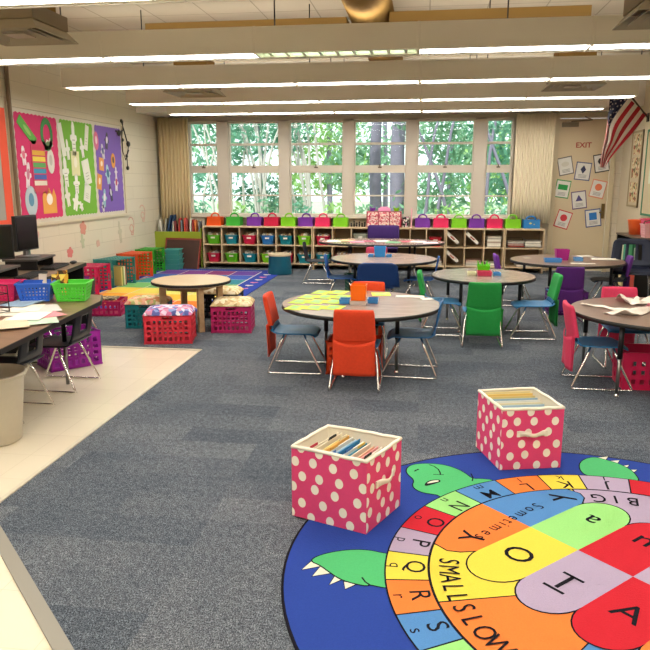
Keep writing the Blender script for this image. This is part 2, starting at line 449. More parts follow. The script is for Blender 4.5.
def smoothpoly(P, k=3, closed=True):
    for _ in range(k):
        Q = []
        n = len(P)
        for i in range(n):
            a, b_ = P[i], P[(i + 1) % n]
            Q += [a * .75 + b_ * .25, a * .25 + b_ * .75]
        P = Q
    return P
def offset(P, d):
    # push outline outwards by d
    A = sum(P[i].x * P[(i + 1) % len(P)].y - P[(i + 1) % len(P)].x * P[i].y for i in range(len(P)))
    s_ = 1 if A > 0 else -1; O = []
    n = len(P)
    for i in range(n):
        t_ = (P[(i + 1) % n] - P[i - 1]); t_.normalize(); O.append(P[i] + Vector((t_.y, -t_.x)) * d * s_)
    return O
def outlined(P, m, z, lw=.006, sm=2):
    if sm: P = smoothpoly(P, sm)
    q.use(RK).poly([(p.x, p.y, z) for p in offset(P, lw)])
    q.use(m).poly([(p.x, p.y, z + .0004) for p in P])
def line(P, w, z):
    P = [Vector(p) for p in P]; L_ = []; R_ = []
    for i, p in enumerate(P):
        t_ = P[min(i + 1, len(P) - 1)] - P[max(i - 1, 0)]; t_.normalize(); nn = Vector((-t_.y, t_.x)) * w / 2
        L_.append(p + nn); R_.append(p - nn)
    for i in range(len(P) - 1):
        q.use(RK).poly([(v.x, v.y, z) for v in (L_[i], R_[i], R_[i + 1], L_[i + 1])])
cA = lambda x, y: G(390 + x * .1692, 450 + y * .1692)
cL = lambda x, y: G(295 + x * .1692, 540 + y * .1692)
cR = lambda x, y: G(560 + x * .13846, 450 + y * .13846)
tri = lambda f, a: [f(*p) for p in a]
for P in ([(95, 140), (42, 187), (148, 167)], [(150, 170), (103, 226), (212, 208)], [(237, 226), (203, 277), (277, 245)], [(290, 260), (297, 302), (368, 270)]):
    outlined(tri(cL, P), RW, Z0 + .0004, sm=0)
for P in ([(270, 66), (347, 58), (325, 86)], [(340, 92), (428, 86), (412, 110)], [(440, 128), (497, 120), (480, 140)], [(500, 155), (555, 155), (535, 170)]):
    outlined(tri(cR, P), RW, Z0 + .0004, sm=0)
armL = tri(cL, [(600, 100), (520, 92), (450, 76), (370, 70), (280, 76), (190, 92), (120, 115), (95, 138), (150, 160), (210, 205), (270, 245), (350, 270), (425, 285), (440, 275), (520, 294), (600, 300)])
armR = tri(cR, [(420, 330), (300, 215), (190, 197), (145, 160), (140, 110), (180, 76), (250, 62), (330, 84), (420, 110), (500, 150), (540, 185), (575, 245)])
head = tri(cA, [(420, 420), (300, 278), (240, 270), (175, 258), (130, 225), (148, 188), (100, 150), (98, 120), (130, 97), (200, 90), (300, 94), (380, 115), (440, 145), (485, 182), (540, 180), (620, 190), (700, 260)])
for P in (armL, armR, head): outlined(P, RGn, Z0 + .0012)
AX = Vector((math.cos(R(134)), math.sin(R(134)))); VX = Vector((-AX.y, AX.x))
UV = lambda u, v: TC + AX * u + VX * v
# hind feet and tail on the far side of the shell
for P in (armL, armR):
    outlined([UV(-(p - TC).dot(AX) * .95, (p - TC).dot(VX) * .95) for p in P], RGn, Z0 + .0012)
outlined([UV(-.9, .1), UV(-1.08, 0), UV(-.9, -.1)], RGn, Z0 + .0012)
mouth = smoothpoly(tri(cA, [(200, 215), (228, 190), (290, 184), (303, 198), (262, 212), (212, 226)]), 2)
q.use(RK).poly([(p.x, p.y, Z0 + .002) for p in mouth])
q.use(RW).poly([(p.x, p.y, Z0 + .0024) for p in smoothpoly(tri(cA, [(210, 212), (240, 194), (285, 190), (290, 197), (255, 204)]), 2)])
line(tri(cA, [(143, 137), (155, 130), (170, 124)]), .009, Z0 + .002)
line(tri(cA, [(230, 97), (262, 108), (285, 125), (295, 142), (298, 158)]), .007, Z0 + .002)
line(tri(cA, [(255, 155), (285, 156), (318, 157)]), .006, Z0 + .002)
line(tri(cL, [(395, 235), (415, 262), (445, 282)]), .007, Z0 + .002)
line(tri(cA, [(478, 150), (490, 175), (485, 195)]), .006, Z0 + .002)
# ring of letters
z = Z0 + .0024
q.use(RK).poly(circ(TC, .990, z=z)); z += .0004
order = 'IJKLMNOPQRSTUVWXYZABCDEFGH'
ringcol = dict(I=RR, J=RL, K=RY, L=RO, M=RS, N=RLg, O=RR, P=RL, Q=RY, R=RO, S=RS, T=RLg)
known = [78.7, 92.8, 105.2, 119.2, 134, 147.7, 161.6, 174, 186.2, 199, 210.6]   # I|J J|K ... R|S S|T
bd = [78.7] + known[1:]
rest = 17 - 1
step = (360 + 78.7 - 210.6) / rest
bd += [210.6 + step * k for k in range(1, rest + 1)]
lets = 'JKLMNOPQRSTUVWXYZABCDEFGHI'
cyc = [RL, RY, RO, RS, RLg, RR]
def sector(a0, a1, r0, r1, m, z, gap=.0035):
    n = 8
    P = [(r1 * math.cos(a), r1 * math.sin(a)) for a in [R(a0) + gap / r1 + (R(a1 - a0) - 2 * gap / r1) * k / n for k in range(n + 1)]]
    P += [(r0 * math.cos(a), r0 * math.sin(a)) for a in [R(a1) - gap / max(r0, .1) - (R(a1 - a0) - 2 * gap / max(r0, .1)) * k / n for k in range(n + 1)]]
    q.use(m).poly([(TC.x + x, TC.y + y, z) for x, y in P])
def put(t, c, ang, size, z, bold=0, sx=1):
    # baseline direction = ang; letters lie flat on the rug
    q.use(RK).mesh(text_mesh(t, bold), Matrix.Translation((c[0], c[1], z)) @ Matrix.Rotation(R(ang), 4, 'Z') @ Matrix.Diagonal((size * sx, size, 1, 1)))
for k in range(26):
    a0, a1 = bd[k], bd[k + 1]; am = (a0 + a1) / 2
    sector(a0, a1, .822, .983, RR if lets[k] == 'I' else cyc[k % 6], z)
    d = Vector((math.cos(R(am)), math.sin(R(am))))
    put(lets[k], TC + d * .872, am + 90, .112, z + .0006, .002)
    put(lets[k].lower(), TC + d * .948, am + 90, .072, z + .0006, 0)
# inner fields
for a0, a1, m in ((60, 98, RL), (98, 167, RY), (167, 196, RY), (196, 232, RO), (232, 262, RS), (262, 300, RLg), (300, 345, RY), (345, 420, RS)):
    sector(a0, a1, .05, .812, m, z)
z += .0008
# top lens split in two, then capsules
W = .47
def shape(P, m, z): outlined(P, m, z, .0065, 0)
ringpt = lambda a, r=.812: TC + Vector((math.cos(R(a)), math.sin(R(a)))) * r
lens = [ringpt(134 + k * (166.5 - 134) / 10) for k in range(11)] + [UV(.615, .435), UV(.575, .40), UV(.54, .34), UV(.54, 0)]
shape(lens, RO, z)
lens = [ringpt(134 - k * (134 - 100) / 10) for k in range(11)] + [UV(.61, -.465), UV(.57, -.44), UV(.54, -.38), UV(.54, 0)]
shape(lens[::-1], RS, z)
rows = [(.54, .30, RY, RLg), (.30, .06, RL, RR), (.06, -.18, RR, RL), (-.18, -.42, RO, RS)]
for k, (u1, u0, ml, mr) in enumerate(rows):
    r = (u1 - u0) / 2; uc = (u1 + u0) / 2; r2 = r
    for sgn, m in ((1, ml), (-1, mr)):
        P = [UV(u0, 0), UV(u1, 0)] if sgn < 0 else [UV(u1, 0), UV(u0, 0)]
        w = W - .14
        arc = [UV(uc + r * math.cos(a), sgn * (w + .15 * math.sin(a))) for a in [PI * j / 14 for j in range(15)]]
        P = [UV(u0, 0), UV(u1, 0)] + arc
        shape(P, m, z + .0003 * k)
z2 = z + .0022
tl, tr_ = 134 + 180, 134
put('O', UV(.43, .20) * 0 + G(*(450 + 220 * .3077, 440 + 383 * .3077)), tl, .16, z2, .003)
put('I', UV(.19, .25), tl, .17, z2, .001)
for v_ in (.19, .315): line([UV(.235, v_), UV(.145, v_)], .014, z2)
put('A', UV(-.06, .23), tl, .16, z2, .003)
put('a', UV(.42, -.27), tr_, .15, z2, .003)
put('u', UV(.18, -.27), tr_, .17, z2, .002)
put('e', UV(-.06, -.28), tr_, .17, z2, .003)
put('E', UV(-.3, .2), tl, .16, z2, .004)
put('Y', UV(.62, .27), 70, .15, z2, .003)
put('y', G(556, 500), 100, .17, z2, .003)
word = 'Sometimes'
wa, wb = G(537, 508.5), G(480, 540)
dr = (wb - wa); wang = math.degrees(math.atan2(dr.y, dr.x))
for i, ch in enumerate(word):
    put(ch, wa + dr * ([0, 1, 2.2, 3.3, 4.1, 4.75, 5.7, 6.9, 7.8][i] / 7.8), wang, .085, z2, 0, .85)
def arcword(wd, a0, st, r, size, bold=.005, sx=.9):
    for i, ch in enumerate(wd):
        a = a0 + i * st; put(ch, TC + Vector((math.cos(R(a)), math.sin(R(a)))) * r, a + 90, size, z2, bold, sx)
arcword('SMALL', 176.0, 4.7, .742, .115, .001, .75)
arcword('SLOW', 199.8, 5.6, .742, .118, .001, .78)
arcword('BIG', 78.5, 6.2, .722, .12, .001, .85)
arcword('FAST', 240, 7, .735, .15)
arcword('QUICK', 300, 7, .735, .14)
for i in range(len(q.bm.faces)): pass
o = q.build('turtle_rug', norm=False)
for p in o.data.polygons: pass
tag(o, 'round blue rug with green turtle', 'rug')
o['label'] = 'round blue rug with green turtle and coloured alphabet shell'

# ------------------------------------------------------------------ reading rug (rectangular)
q = MB()
x0, x1, y0, y1 = -4.42, -2.30, 7.62, 11.32
q.use(mrug('navy', '#2a3f96')).box(x0, x1, y0, y1, 0, .01)
rows_ = [['#c4354a', '#e0622f', '#c4354a', '#d9772c'], ['#e8a23a', '#f0b24a', '#e8b03c', '#ecc25a'], ['#e2c04a', '#d9c95a', '#cfd06a', '#d5d668'], ['#79b46a', '#6aa868', '#8abf70', '#5fa070'],
         ['#3f8f8a', '#3b7f94', '#4a9a80', '#3a7f8a'], ['#3d62a8', '#4a58a0', '#3f6fb0', '#3f57a4'], ['#6a4590', '#7a3f86', '#86406f', '#61418f']]
W_ = mrug('cream', '#cfc6b0')
ix0, ix1, iy0, iy1 = x0 + .12, x1 - .34, y0 + .14, y1 - .2
q.use(W_).poly([(ix0 - .012, iy0 - .012, .0105), (ix1 + .012, iy0 - .012, .0105), (ix1 + .012, iy1 + .012, .0105), (ix0 - .012, iy1 + .012, .0105)])
nr = 7; nc = 4
for r_ in range(nr):
    for c_ in range(nc):
        xa = ix0 + (ix1 - ix0) * c_ / nc; xb = ix0 + (ix1 - ix0) * (c_ + 1) / nc; ya = iy0 + (iy1 - iy0) * r_ / nr; yb = iy0 + (iy1 - iy0) * (r_ + 1) / nr
        g_ = .007
        q.use(mrug('c' + rows_[r_][c_].strip('#'), rows_[r_][c_])).poly([(xa + g_, ya + g_, .0112), (xb - g_, ya + g_, .0112), (xb - g_, yb - g_, .0112), (xa + g_, yb - g_, .0112)])
for k in range(12):
    yc = y0 + .25 + k * .29; xc = x1 - .17; s = .07
    q.use(mrug('pinkheart' if k % 2 else 'cream', '#c9718f' if k % 2 else '#cfc6b0'))
    q.poly([(xc + s * .9 * (16 * math.sin(t) ** 3) / 16, yc + s * (13 * math.cos(t) - 5 * math.cos(2 * t) - 2 * math.cos(3 * t) - math.cos(4 * t)) / 16, .0112) for t in [2 * PI * j / 20 for j in range(20)]])
tag(q.build('reading_rug', norm=False), 'rectangular rainbow checked rug with blue border by the left wall', 'rug')

# ------------------------------------------------------------------ polka dot boxes
M_PINKB = mat('pink_canvas', '#e6467a', .8, var=.05, scale=80, bump=.1)
M_DOT = mat('dot_print', '#f8eedd', .8)
def clipdot(cx, cy, r, w, h, n=20):
    P = []
    for k in range(n):
        a = 2 * PI * k / n; P.append((min(max(cx + r * .92 * math.cos(a), .001), w - .001), min(max(cy + r * 1.08 * math.sin(a), .001), h - .001)))
    return P
def polka_box(name, label, corners, h, dotseed, handle_sides, spacing=.098, r=.0215):
    # corners: ground points in order (anticlockwise from above)
    rr = random.Random(dotseed)
    cx = sum(c[0] for c in corners) / 4; cy = sum(c[1] for c in corners) / 4
    t = thing(name, label, 'storage box', (cx, cy, .011 if name == 'polka_dot_box' else 0))
    C = [Vector((c[0] - cx, c[1] - cy, 0)) for c in corners]
    q = MB(); q.use(M_PINKB)
    out = 1.0
    T = [Vector((c.x * out, c.y * out, h)) for c in C]
    for i in range(4):
        j = (i + 1) % 4; q._f([q.bm.verts.new(v) for v in (C[i], C[j], T[j], T[i])])
    q._f([q.bm.verts.new(v) for v in C])
    # dots
    for i in range(4):
        j = (i + 1) % 4; U = (C[j] - C[i]); w = U.length; U = U / w; V = (T[i] - C[i]).normalized(); N = U.cross(V).normalized()
        q.use(M_DOT)
        row = 0; y = .02
        while y < h:
            x = (spacing * .5 if row % 2 else 0) + rr.uniform(-.01, .01)
            while x < w + .01:
                P = clipdot(x + rr.uniform(-.012, .012), y + rr.uniform(-.010, .010), r, w, h)
                if max(p[0] for p in P) - min(p[0] for p in P) > .004 and max(p[1] for p in P) - min(p[1] for p in P) > .004:
                    q._f([q.bm.verts.new(C[i] + U * p[0] + V * p[1] + N * .0006) for p in P])
                x += spacing * rr.uniform(.92, 1.1)
            y += spacing * .62; row += 1
    q.build('shell', parent=t, norm=False)
    # inner lining
    q = MB(); s = .965
    for i in range(4):
        j = (i + 1) % 4
        q._f([q.bm.verts.new(v) for v in (Vector((C[i].x * s, C[i].y * s, .006)), Vector((T[i].x * s, T[i].y * s, h)), Vector((T[j].x * s, T[j].y * s, h)), Vector((C[j].x * s, C[j].y * s, .006)))])
    q._f([q.bm.verts.new(Vector((c.x * s, c.y * s, .006))) for c in C][::-1])
    q.build('lining', M_CREAM, t, norm=False)
    q = MB(); PT = []
    for i in range(4):
        a, b_ = T[i], T[(i + 1) % 4]
        for k in range(8):
            p = a.lerp(b_, k / 8); m_ = math.sin(PI * k / 8)
            PT.append(Vector((p.x * .985, p.y * .985, h + .003 + .004 * m_ * rr.uniform(-.5, 1))))
    q.tube(PT, .0085, 6, closed=True)
    q.build('rim', M_CREAM, t, smooth=True)
    for i in handle_sides:
        j = (i + 1) % 4; a, b_ = (C[i] + T[i]) / 2, (C[j] + T[j]) / 2; U = (b_ - a).normalized(); m0 = (a + b_) / 2 + Vector((0, 0, h * .10)); N = U.cross((T[i] - C[i])).normalized()
        q = MB(); L_ = .072
        def hf(u, v):
            x = (u - .5) * 2 * L_; sag = .02 * math.cos((u - .5) * PI) + .003
            return m0 + U * x + N * sag + Vector((0, 0, (v - .5) * (.034 - .014 * math.cos((u - .5) * PI)) + .004 * math.sin(u * 9)))
        q.grid(hf, 14, 2)
        o = q.build('handle', M_CREAM, t, smooth=True, solid=.004); o['label'] = 'cream cloth handle'
        for sg in (-1, 1):
            q = MB(); c_ = m0 + U * sg * (L_ + .002)
            q._f([q.bm.verts.new(c_ + U * du + N * .004 + Vector((0, 0, dz))) for du, dz in ((-.009, -.016), (.009, -.016), (.009, .016), (-.009, .016))])
            q.build('handle_tab', M_CREAM, t, solid=.006)
    return t, C, T
B1 = [(-.553, 2.838), (-.207, 2.712), (-.072, 3.005), (-.430, 3.122)]
t1, C1, T1_ = polka_box('polka_dot_box', 'pink polka dot canvas box of files on the left edge of the turtle rug', B1, .328, 3, (1,))
B2 = [(.430, 3.480), (.752, 3.560), (.645, 3.895), (.331, 3.80)]
t2, C2, T2_ = polka_box('polka_dot_box', 'pink polka dot canvas box of folders standing at the far edge of the turtle rug', B2, .328, 9, (0,))
# files in the boxes: thin folders standing across the box
def folder(name, label, c, along, across, w, hgt, lean, col, z0=.02, tabcol=None, group=None, th=.004, tabpos=0):
    # c: centre at the foot, along: unit dir of width, across: stacking direction
    t = thing(name, label, 'folder', (c[0], c[1], z0), 0, group)
    A = Vector((along[0], along[1], 0)).normalized(); S = Vector((across[0], across[1], 0)).normalized(); U = (Vector((0, 0, 1)) + S * lean).normalized()
    N = A.cross(U).normalized()
    q = MB(); q.poly([A * -w / 2, A * w / 2, A * w / 2 + U * hgt, A * -w / 2 + U * hgt], th, N)
    q.build('sheet', paper(col), t)
    q = MB(); x = tabpos * w * .3
    q.poly([A * (x - w * .13) + U * hgt, A * (x + w * .13) + U * hgt, A * (x + w * .11) + U * (hgt + .014), A * (x - w * .11) + U * (hgt + .014)], th * .6, N)
    if tabcol: q.build('tab', paper(tabcol), t)
    else: q.bm.free()
    return t
def lerp2(a, b_, k): return (a[0] + (b_[0] - a[0]) * k, a[1] + (b_[1] - a[1]) * k)
F1 = [('cream', '#e6d9bf', '#c23a48', 'red tab'), ('cream', '#e9dfc8', '#2a2a2a', 'black tab'), ('yellow', '#eedb95', None, 'plain edge'), ('orange', '#e4b05a', '#e8d9b4', 'cream tab'), ('white', '#ece7dc', '#e0a544', 'orange tab'), ('pale blue', '#bcd3e0', '#5a86c0', 'blue tab'),
      ('blue', '#2f7fb0', None, 'plain edge'), ('white', '#f0ece2', '#3d6fae', 'blue tab'), ('teal', '#4d93a8', '#e9c25b', 'yellow tab'), ('cream', '#eadfc9', None, 'plain edge'), ('peach', '#eab89b', '#d9534a', 'red tab'), ('pink', '#e39a97', None, 'plain edge'), ('white', '#efe9dc', '#222222', 'black tab'), ('yellow', '#ead07a', '#b9433c', 'red tab')]
u1 = (Vector(B1[1]) - Vector(B1[0])); v1 = (Vector(B1[3]) - Vector(B1[0]))
for i, (cn, col, tc_, tn) in enumerate(F1):
    k = .06 + i * .052
    c = Vector(B1[0]) + u1 * k + v1 * .5
    side = 'near the left end' if i < 5 else ('in the middle' if i < 10 else 'near the handle end')
    folder('file_folder', '%s file folder with %s %s of the left polka dot box' % (cn, tn, side), c, v1, u1, .275, .300 - .003 * i + .006 * math.sin(i * 2.3), .15, col, .031, tc_, 'folders in the left polka dot box', tabpos=[-1, .6, 0, 1, -.4][i % 5])
F2 = [('blue', '#5585c4', .16), ('grey white', '#d9dad2', .23), ('pale blue', '#a9c6d8', .31), ('cream', '#eadfbb', .39), ('white', '#ecebe2', .47), ('grey blue', '#9fbccb', .55), ('straw yellow', '#e9d08a', .64), ('bright yellow', '#efcf75', .73), ('pale yellow', '#efdfa6', .82)]
u2 = (Vector(B2[1]) - Vector(B2[0])); v2 = (Vector(B2[3]) - Vector(B2[0]))
for i, (cn, col, k) in enumerate(F2):
    c = Vector(B2[0]) + v2 * k + u2 * .46
    folder('file_folder', '%s divider sheet standing in the far polka dot box' % cn, c, u2, v2, .255, .298 + .0035 * i, .05, col, .02, None, 'folders in the far polka dot box')

# ------------------------------------------------------------------ trash can
t = thing('trash_can', 'beige ribbed plastic waste bin at the left edge on the cream tiles', 'trash can', (-2.46, 3.53, 0))
q = MB(); prof = [(0, .005), (.13, .0), (.145, .01), (.185, .385), (.19, .39), (.198, .392), (.198, .412), (.188, .415), (.180, .38), (.14, .02), (0, .02)]
q.lathe(prof, n=48)
q.build('bin_body', mat('beige_plastic', '#cdc4b0', .45, var=.04), t, smooth=True, norm=True)
q = MB(); q.tube([(.199 * math.cos(2 * PI * k / 48), .199 * math.sin(2 * PI * k / 48), .408) for k in range(48)], .006, 6, closed=True)
q.build('rim', mat('beige_rim', '#c7bda6', .45), t, smooth=True)

# ------------------------------------------------------------------ milk crates
def crate_parts(t, w, d, h, col, nx=7, nz=4, lid=None, open_side=None, solid_band=.05):
    """lattice walled plastic crate; local origin at the centre of its foot"""
    m = plas(col, .4); q = MB(); th = .008
    def wall(o, U, L):
        N = Vector((-U.y, U.x, 0)) * th
        def bx(a0, a1, z0, z1, k=1):
            P = [o + U * a0, o + U * a1]; n_ = N * k
            v = [q.bm.verts.new(p) for p in (P[0] + Vector((0, 0, z0)), P[1] + Vector((0, 0, z0)), P[1] + n_ + Vector((0, 0, z0)), P[0] + n_ + Vector((0, 0, z0)), P[0] + Vector((0, 0, z1)), P[1] + Vector((0, 0, z1)), P[1] + n_ + Vector((0, 0, z1)), P[0] + n_ + Vector((0, 0, z1)))]
            for f in ((0, 1, 2, 3), (4, 5, 6, 7), (0, 1, 5, 4), (1, 2, 6, 5), (2, 3, 7, 6), (3, 0, 4, 7)): q._f([v[i] for i in f])
        n = max(3, int(round(nx * L / w)))
        e = .028; zt = h - solid_band; zb = .03
        bx(0, L, 0, zb); bx(0, e, zb, zt); bx(L - e, L, zb, zt)
        # hand hole in the top band
        hh = .055; bx(0, L / 2 - hh, zt, h); bx(L / 2 + hh, L, zt, h); bx(L / 2 - hh, L / 2 + hh, h - .016, h); bx(L / 2 - hh, L / 2 + hh, zt, zt + .012)
        bx(-.004, L + .004, h - .012, h, 1.6); bx(-.004, L + .004, 0, .014, 1.5)
        g = (L - 2 * e) / n; bw = g * .42
        for k in range(1, n): bx(e + k * g - bw / 2, e + k * g + bw / 2, zb, zt)
        gz = (zt - zb) / nz
        for k in range(1, nz): bx(e, L - e, zb + k * gz - bw / 2, zb + k * gz + bw / 2, .96)
    c = [Vector((-w / 2, -d / 2, 0)), Vector((w / 2, -d / 2, 0)), Vector((w / 2, d / 2, 0)), Vector((-w / 2, d / 2, 0))]
    for i in range(4):
        U = (c[(i + 1) % 4] - c[i]); L = U.length; wall(c[i], U / L, L)
    q.box(-w / 2 + .004, w / 2 - .004, -d / 2 + .004, d / 2 - .004, .004, .012)
    return q.build('crate_body', m, t)
def cushion(t, w, d, z, mt, th=.05):
    q = MB()
    def f(u, v):
        x = (u - .5) * 2; y = (v - .5) * 2
        k = (1 - abs(x) ** 5) * (1 - abs(y) ** 5)
        return Vector((x * w / 2, y * d / 2, z + .008 + th * max(0, k) ** .35 + .003 * math.sin(x * 7) * math.cos(y * 6)))
    q.grid(f, 16, 16)
    v_ = [(-w / 2, -d / 2), (w / 2, -d / 2), (w / 2, d / 2), (-w / 2, d / 2)]
    q.poly([(x, y, z) for x, y in v_], .007)
    o = q.build('cushion', mt, t, smooth=True)
    return o
def crate_seat(label, x, y, rz, col, mt, w=.40, d=.31, h=.27):
    t = thing('crate_seat', label, 'stool', (x, y, 0), rz, 'milk crate seats around the low round table')
    crate_parts(t, w, d, h, col, 8, 4)
    o = cushion(t, w + .01, d + .01, h, mt)
    return t
MP1 = mat_patch('quilt_blue_pink', ['#6b7fc0', '#d7c7da', '#c9688f', '#8fa3d6', '#e5dbe4', '#5a5fa0', '#d890ab'], 26)
MP2 = mat_patch('quilt_peach', ['#d8a06a', '#e4c39a', '#a9b06a', '#d97c5a', '#ecd9b8', '#e0a58b', '#c9c58c'], 24)
MP3 = mat_patch('quilt_straw', ['#d6bd8a', '#e2cfa4', '#b99a6a', '#cfae7f', '#e7d9b9'], 30)
crate_seat('red milk crate seat with blue and pink floral cushion, nearest the cream tiles', -2.365, 6.17, R(12), '#dc3345', MP1, .44, .34, .27)
crate_seat('magenta milk crate seat with straw coloured cushion right of the low table', -1.90, 6.72, R(8), '#b92362', MP3, .40, .36, .27)
crate_seat('teal milk crate seat with peach floral cushion left of the low table', -2.83, 6.80, R(6), '#17757a', MP2, .40, .36, .25)
crate_seat('black milk crate seat with straw cushion behind the low round table', -2.22, 7.42, R(4), '#151516', MP3, .42, .34, .27)

# low round wooden table
t = thing('low_table', 'low round wooden table with pale top and square legs among crate seats', 'table', (-2.36, 6.80, 0), R(-10))
MB().lathe([(0, .455), (.385, .455), (.40, .462), (.40, .492), (.385, .498), (0, .498)], n=56).build('tabletop', mat_wood('pale_top', '#c9ad86', '#d8bf9a', .3, (2, 9, 9), .6), t, smooth=False)
q = MB(); q.lathe([(.401, .464), (.405, .466), (.405, .490), (.401, .492)], n=56); q.build('edge_band', M_EDGE, t)
q = MB()
for a in range(4):
    p = [(.25 * math.cos(PI / 4 + a * PI / 2 + k * PI / 2), .25 * math.sin(PI / 4 + a * PI / 2 + k * PI / 2)) for k in (0, 1)]
    q.bar((p[0][0], p[0][1], .425), (p[1][0], p[1][1], .425), .02, .055)
q.build('apron', M_PINE, t)
for k in range(4):
    a = PI / 4 + k * PI / 2
    q = MB(); q.box(-.03, .03, -.03, .03, 0, .455); o = q.build('leg', M_PINE, t, bevel=.005); o.location = (.30 * math.cos(a), .30 * math.sin(a), 0); o.rotation_euler = (0, 0, a)

# crates along the left wall, on their sides as open cubbies
def side_crate(label, x, y, rz, col, w=.30, d=.42, h=.30, face=1, group='open crates stood on their sides along the left wall'):
    """crate lying on its side: opening faces +x (local)"""
    t = thing('milk_crate', label, 'crate', (x, y, 0), rz, group)
    o = crate_parts(t, d, h, w, col, 8, 5)     # built upright: d wide, h deep, w tall
    # lay down so its mouth looks towards +x
    o.matrix_local = Matrix.Translation((-w / 2, 0, h / 2)) @ Matrix(((0, 0, 1, 0), (1, 0, 0, 0), (0, 1, 0, 0), (0, 0, 0, 1)))
    return t
def up_crate(label, x, y, rz, col, w=.36, d=.30, h=.28, group=None, nx=7, nz=4):
    t = thing('milk_crate', label, 'crate', (x, y, 0), rz, group)
    crate_parts(t, w, d, h, col, nx, nz); return t
side_crate('hot pink crate on its side by the left wall beside the computer desk', -4.42, 8.72, R(4), '#d42a63', .36, .44, .38)
side_crate('teal crate on its side with books in it by the left wall', -4.40, 9.40, R(-14), '#3c8f8b', .34, .50, .40)
side_crate('bright orange crate on its side by the left wall', -4.42, 10.16, R(-6), '#ec5a2c', .36, .46, .40)
side_crate('bright green crate on its side by the left wall nearest the windows', -4.44, 10.83, R(0), '#3fae3a', .34, .42, .40)
for k, (c_, z_) in enumerate((('#c9b26a', 0), ('#7a8a4a', 1), ('#d6cfb0', 2), ('#8a4a3a', 3))):
    q = MB().box(-.10, .10, -.014, .014, 0, .27)
    o = q.build('book', paper(c_)); o.location = (-4.33, 9.28 + k * .045, .02); o.rotation_euler = (0, 0, R(-14))
    tag(o, '%s book standing in the teal crate on its side' % ['mustard', 'olive', 'cream', 'rust brown'][k], 'book', 'books in the teal crate')
# magenta crate lying low with a mat on it, beside the rug
t = up_crate('low magenta crate with a book lying on top beside the rainbow rug', -3.58, 7.35, R(10), '#c22560', .42, .34, .17, nz=2)
o = MB().box(-.15, .15, -.10, .10, 0, .02).build('book', mat_patch('book_cover_brown', ['#6a5a48', '#b39c74', '#8a7b62', '#4a4038'], 30)); o.location = (-3.58, 7.33, .172); o.rotation_euler = (0, 0, R(12)); tag(o, 'brown patterned book lying on the low magenta crate', 'book')
# stack of teal bins
for k in range(4):
    t = thing('storage_bin', 'teal plastic bin in the stack by the green crate, %s' % ['at the bottom', 'second from the bottom', 'second from the top', 'at the top'][k], 'bin', (-4.21, 11.30, .001 + k * .083), R(3 * k), 'stack of teal bins')
    q = MB(); w = .13
    for (s0, z0, s1, z1) in ((.11, 0, .13, .10), (.137, .10, .137, .088), (.137, .10, .126, .10), (.126, .10, .106, .006)):
        a = [(-s0, -s0, z0), (s0, -s0, z0), (s0, s0, z0), (-s0, s0, z0)]; c = [(-s1, -s1, z1), (s1, -s1, z1), (s1, s1, z1), (-s1, s1, z1)]
        for i in range(4): q._f([q.bm.verts.new(p) for p in (a[i], a[(i + 1) % 4], c[(i + 1) % 4], c[i])])
    q.poly([(-.11, -.11, 0), (.11, -.11, 0), (.11, .11, 0), (-.11, .11, 0)], .004)
    q.build('bin_body', plas('#4a9c92'), t, norm=False)
# leaning brown easel board
t = thing('easel_board', 'dark brown board with a red top edge leaning in the back left corner', 'board', (-4.12, 11.42, 0), R(-10))
q = MB(); M_ = Matrix.Rotation(R(14), 4, 'X')
q.box(-.34, .30, -.012, .012, .0, .50, Matrix.Rotation(R(-16), 4, 'X')); q.build('panel', mat('umber_board', '#4a3029', .5, var=.2, scale=8), t, bevel=.003)
q = MB(); q.box(-.36, .32, -.018, .018, .50, .53, Matrix.Rotation(R(-16), 4, 'X')); q.box(.30, .32, -.018, .018, 0, .50, Matrix.Rotation(R(-16), 4, 'X')); q.box(-.36, -.34, -.018, .018, 0, .5, Matrix.Rotation(R(-16), 4, 'X'))
q.build('frame', mat('red_brown_frame', '#8a3a2f', .5), t)

# ------------------------------------------------------------------ back shelving
SH = .70; YS0, YS1 = 11.58, 11.98
def cubby(label, x0, cols, z1=.70, group='low wooden cubby shelves under the windows', rows=(.11, .405, .70), th=.018, skip=()):
    t = thing('cubby_shelf', label, 'shelf', (x0, YS0, 0), 0, group)
    W_ = cols[-1] - x0; D = YS1 - YS0
    X = [0] + [c - x0 for c in cols]
    q = MB(); q.box(-.0, W_, 0, D, z1, z1 + .028); q.build('top_panel', M_BIRCH, t, bevel=.003)
    for k, xx in enumerate((0, W_ - th)):
        q = MB(); q.box(xx, xx + th, 0, D, .0, z1); q.build('side_panel', M_BIRCH, t, bevel=.002)
    q = MB(); q.box(th, W_ - th, D - .012, D, .02, z1); q.build('back_panel', mat('shelf_back', '#8c7657', .7), t)
    q = MB(); q.box(th, W_ - th, .02, D - .012, .08, .10); q.build('bottom_panel', M_BIRCH, t, bevel=.002)
    q = MB(); q.box(th, W_ - th, .004, D - .012, rows[1] - .009, rows[1] + .009); q.build('shelf_board', M_BIRCH, t, bevel=.002)
    for xx in X[1:-1]:
        q = MB(); q.box(xx - th / 2, xx + th / 2, .002, D - .012, .10, rows[1] - .009); q.box(xx - th / 2, xx + th / 2, .002, D - .012, rows[1] + .009, z1); q.build('divider', M_BIRCH, t, bevel=.002)
    return t
A = [-3.45, -3.13, -2.81, -2.49, -2.17, -1.86]
cubby('pine cubby shelf with six columns of bright bins under the left windows', -3.78, A)
Bc = [-1.52, -1.20, -.88, -.57]
cubby('pine cubby shelf behind the two back tables, left of the purple chair', -1.85, Bc)
Cc = [-.22, .05, .36]
cubby('pine cubby shelf behind the purple chair', -.56, Cc)
Dc = [.68, .99, 1.31]
cubby('pine cubby shelf holding slanted white magazine files', .37, Dc)
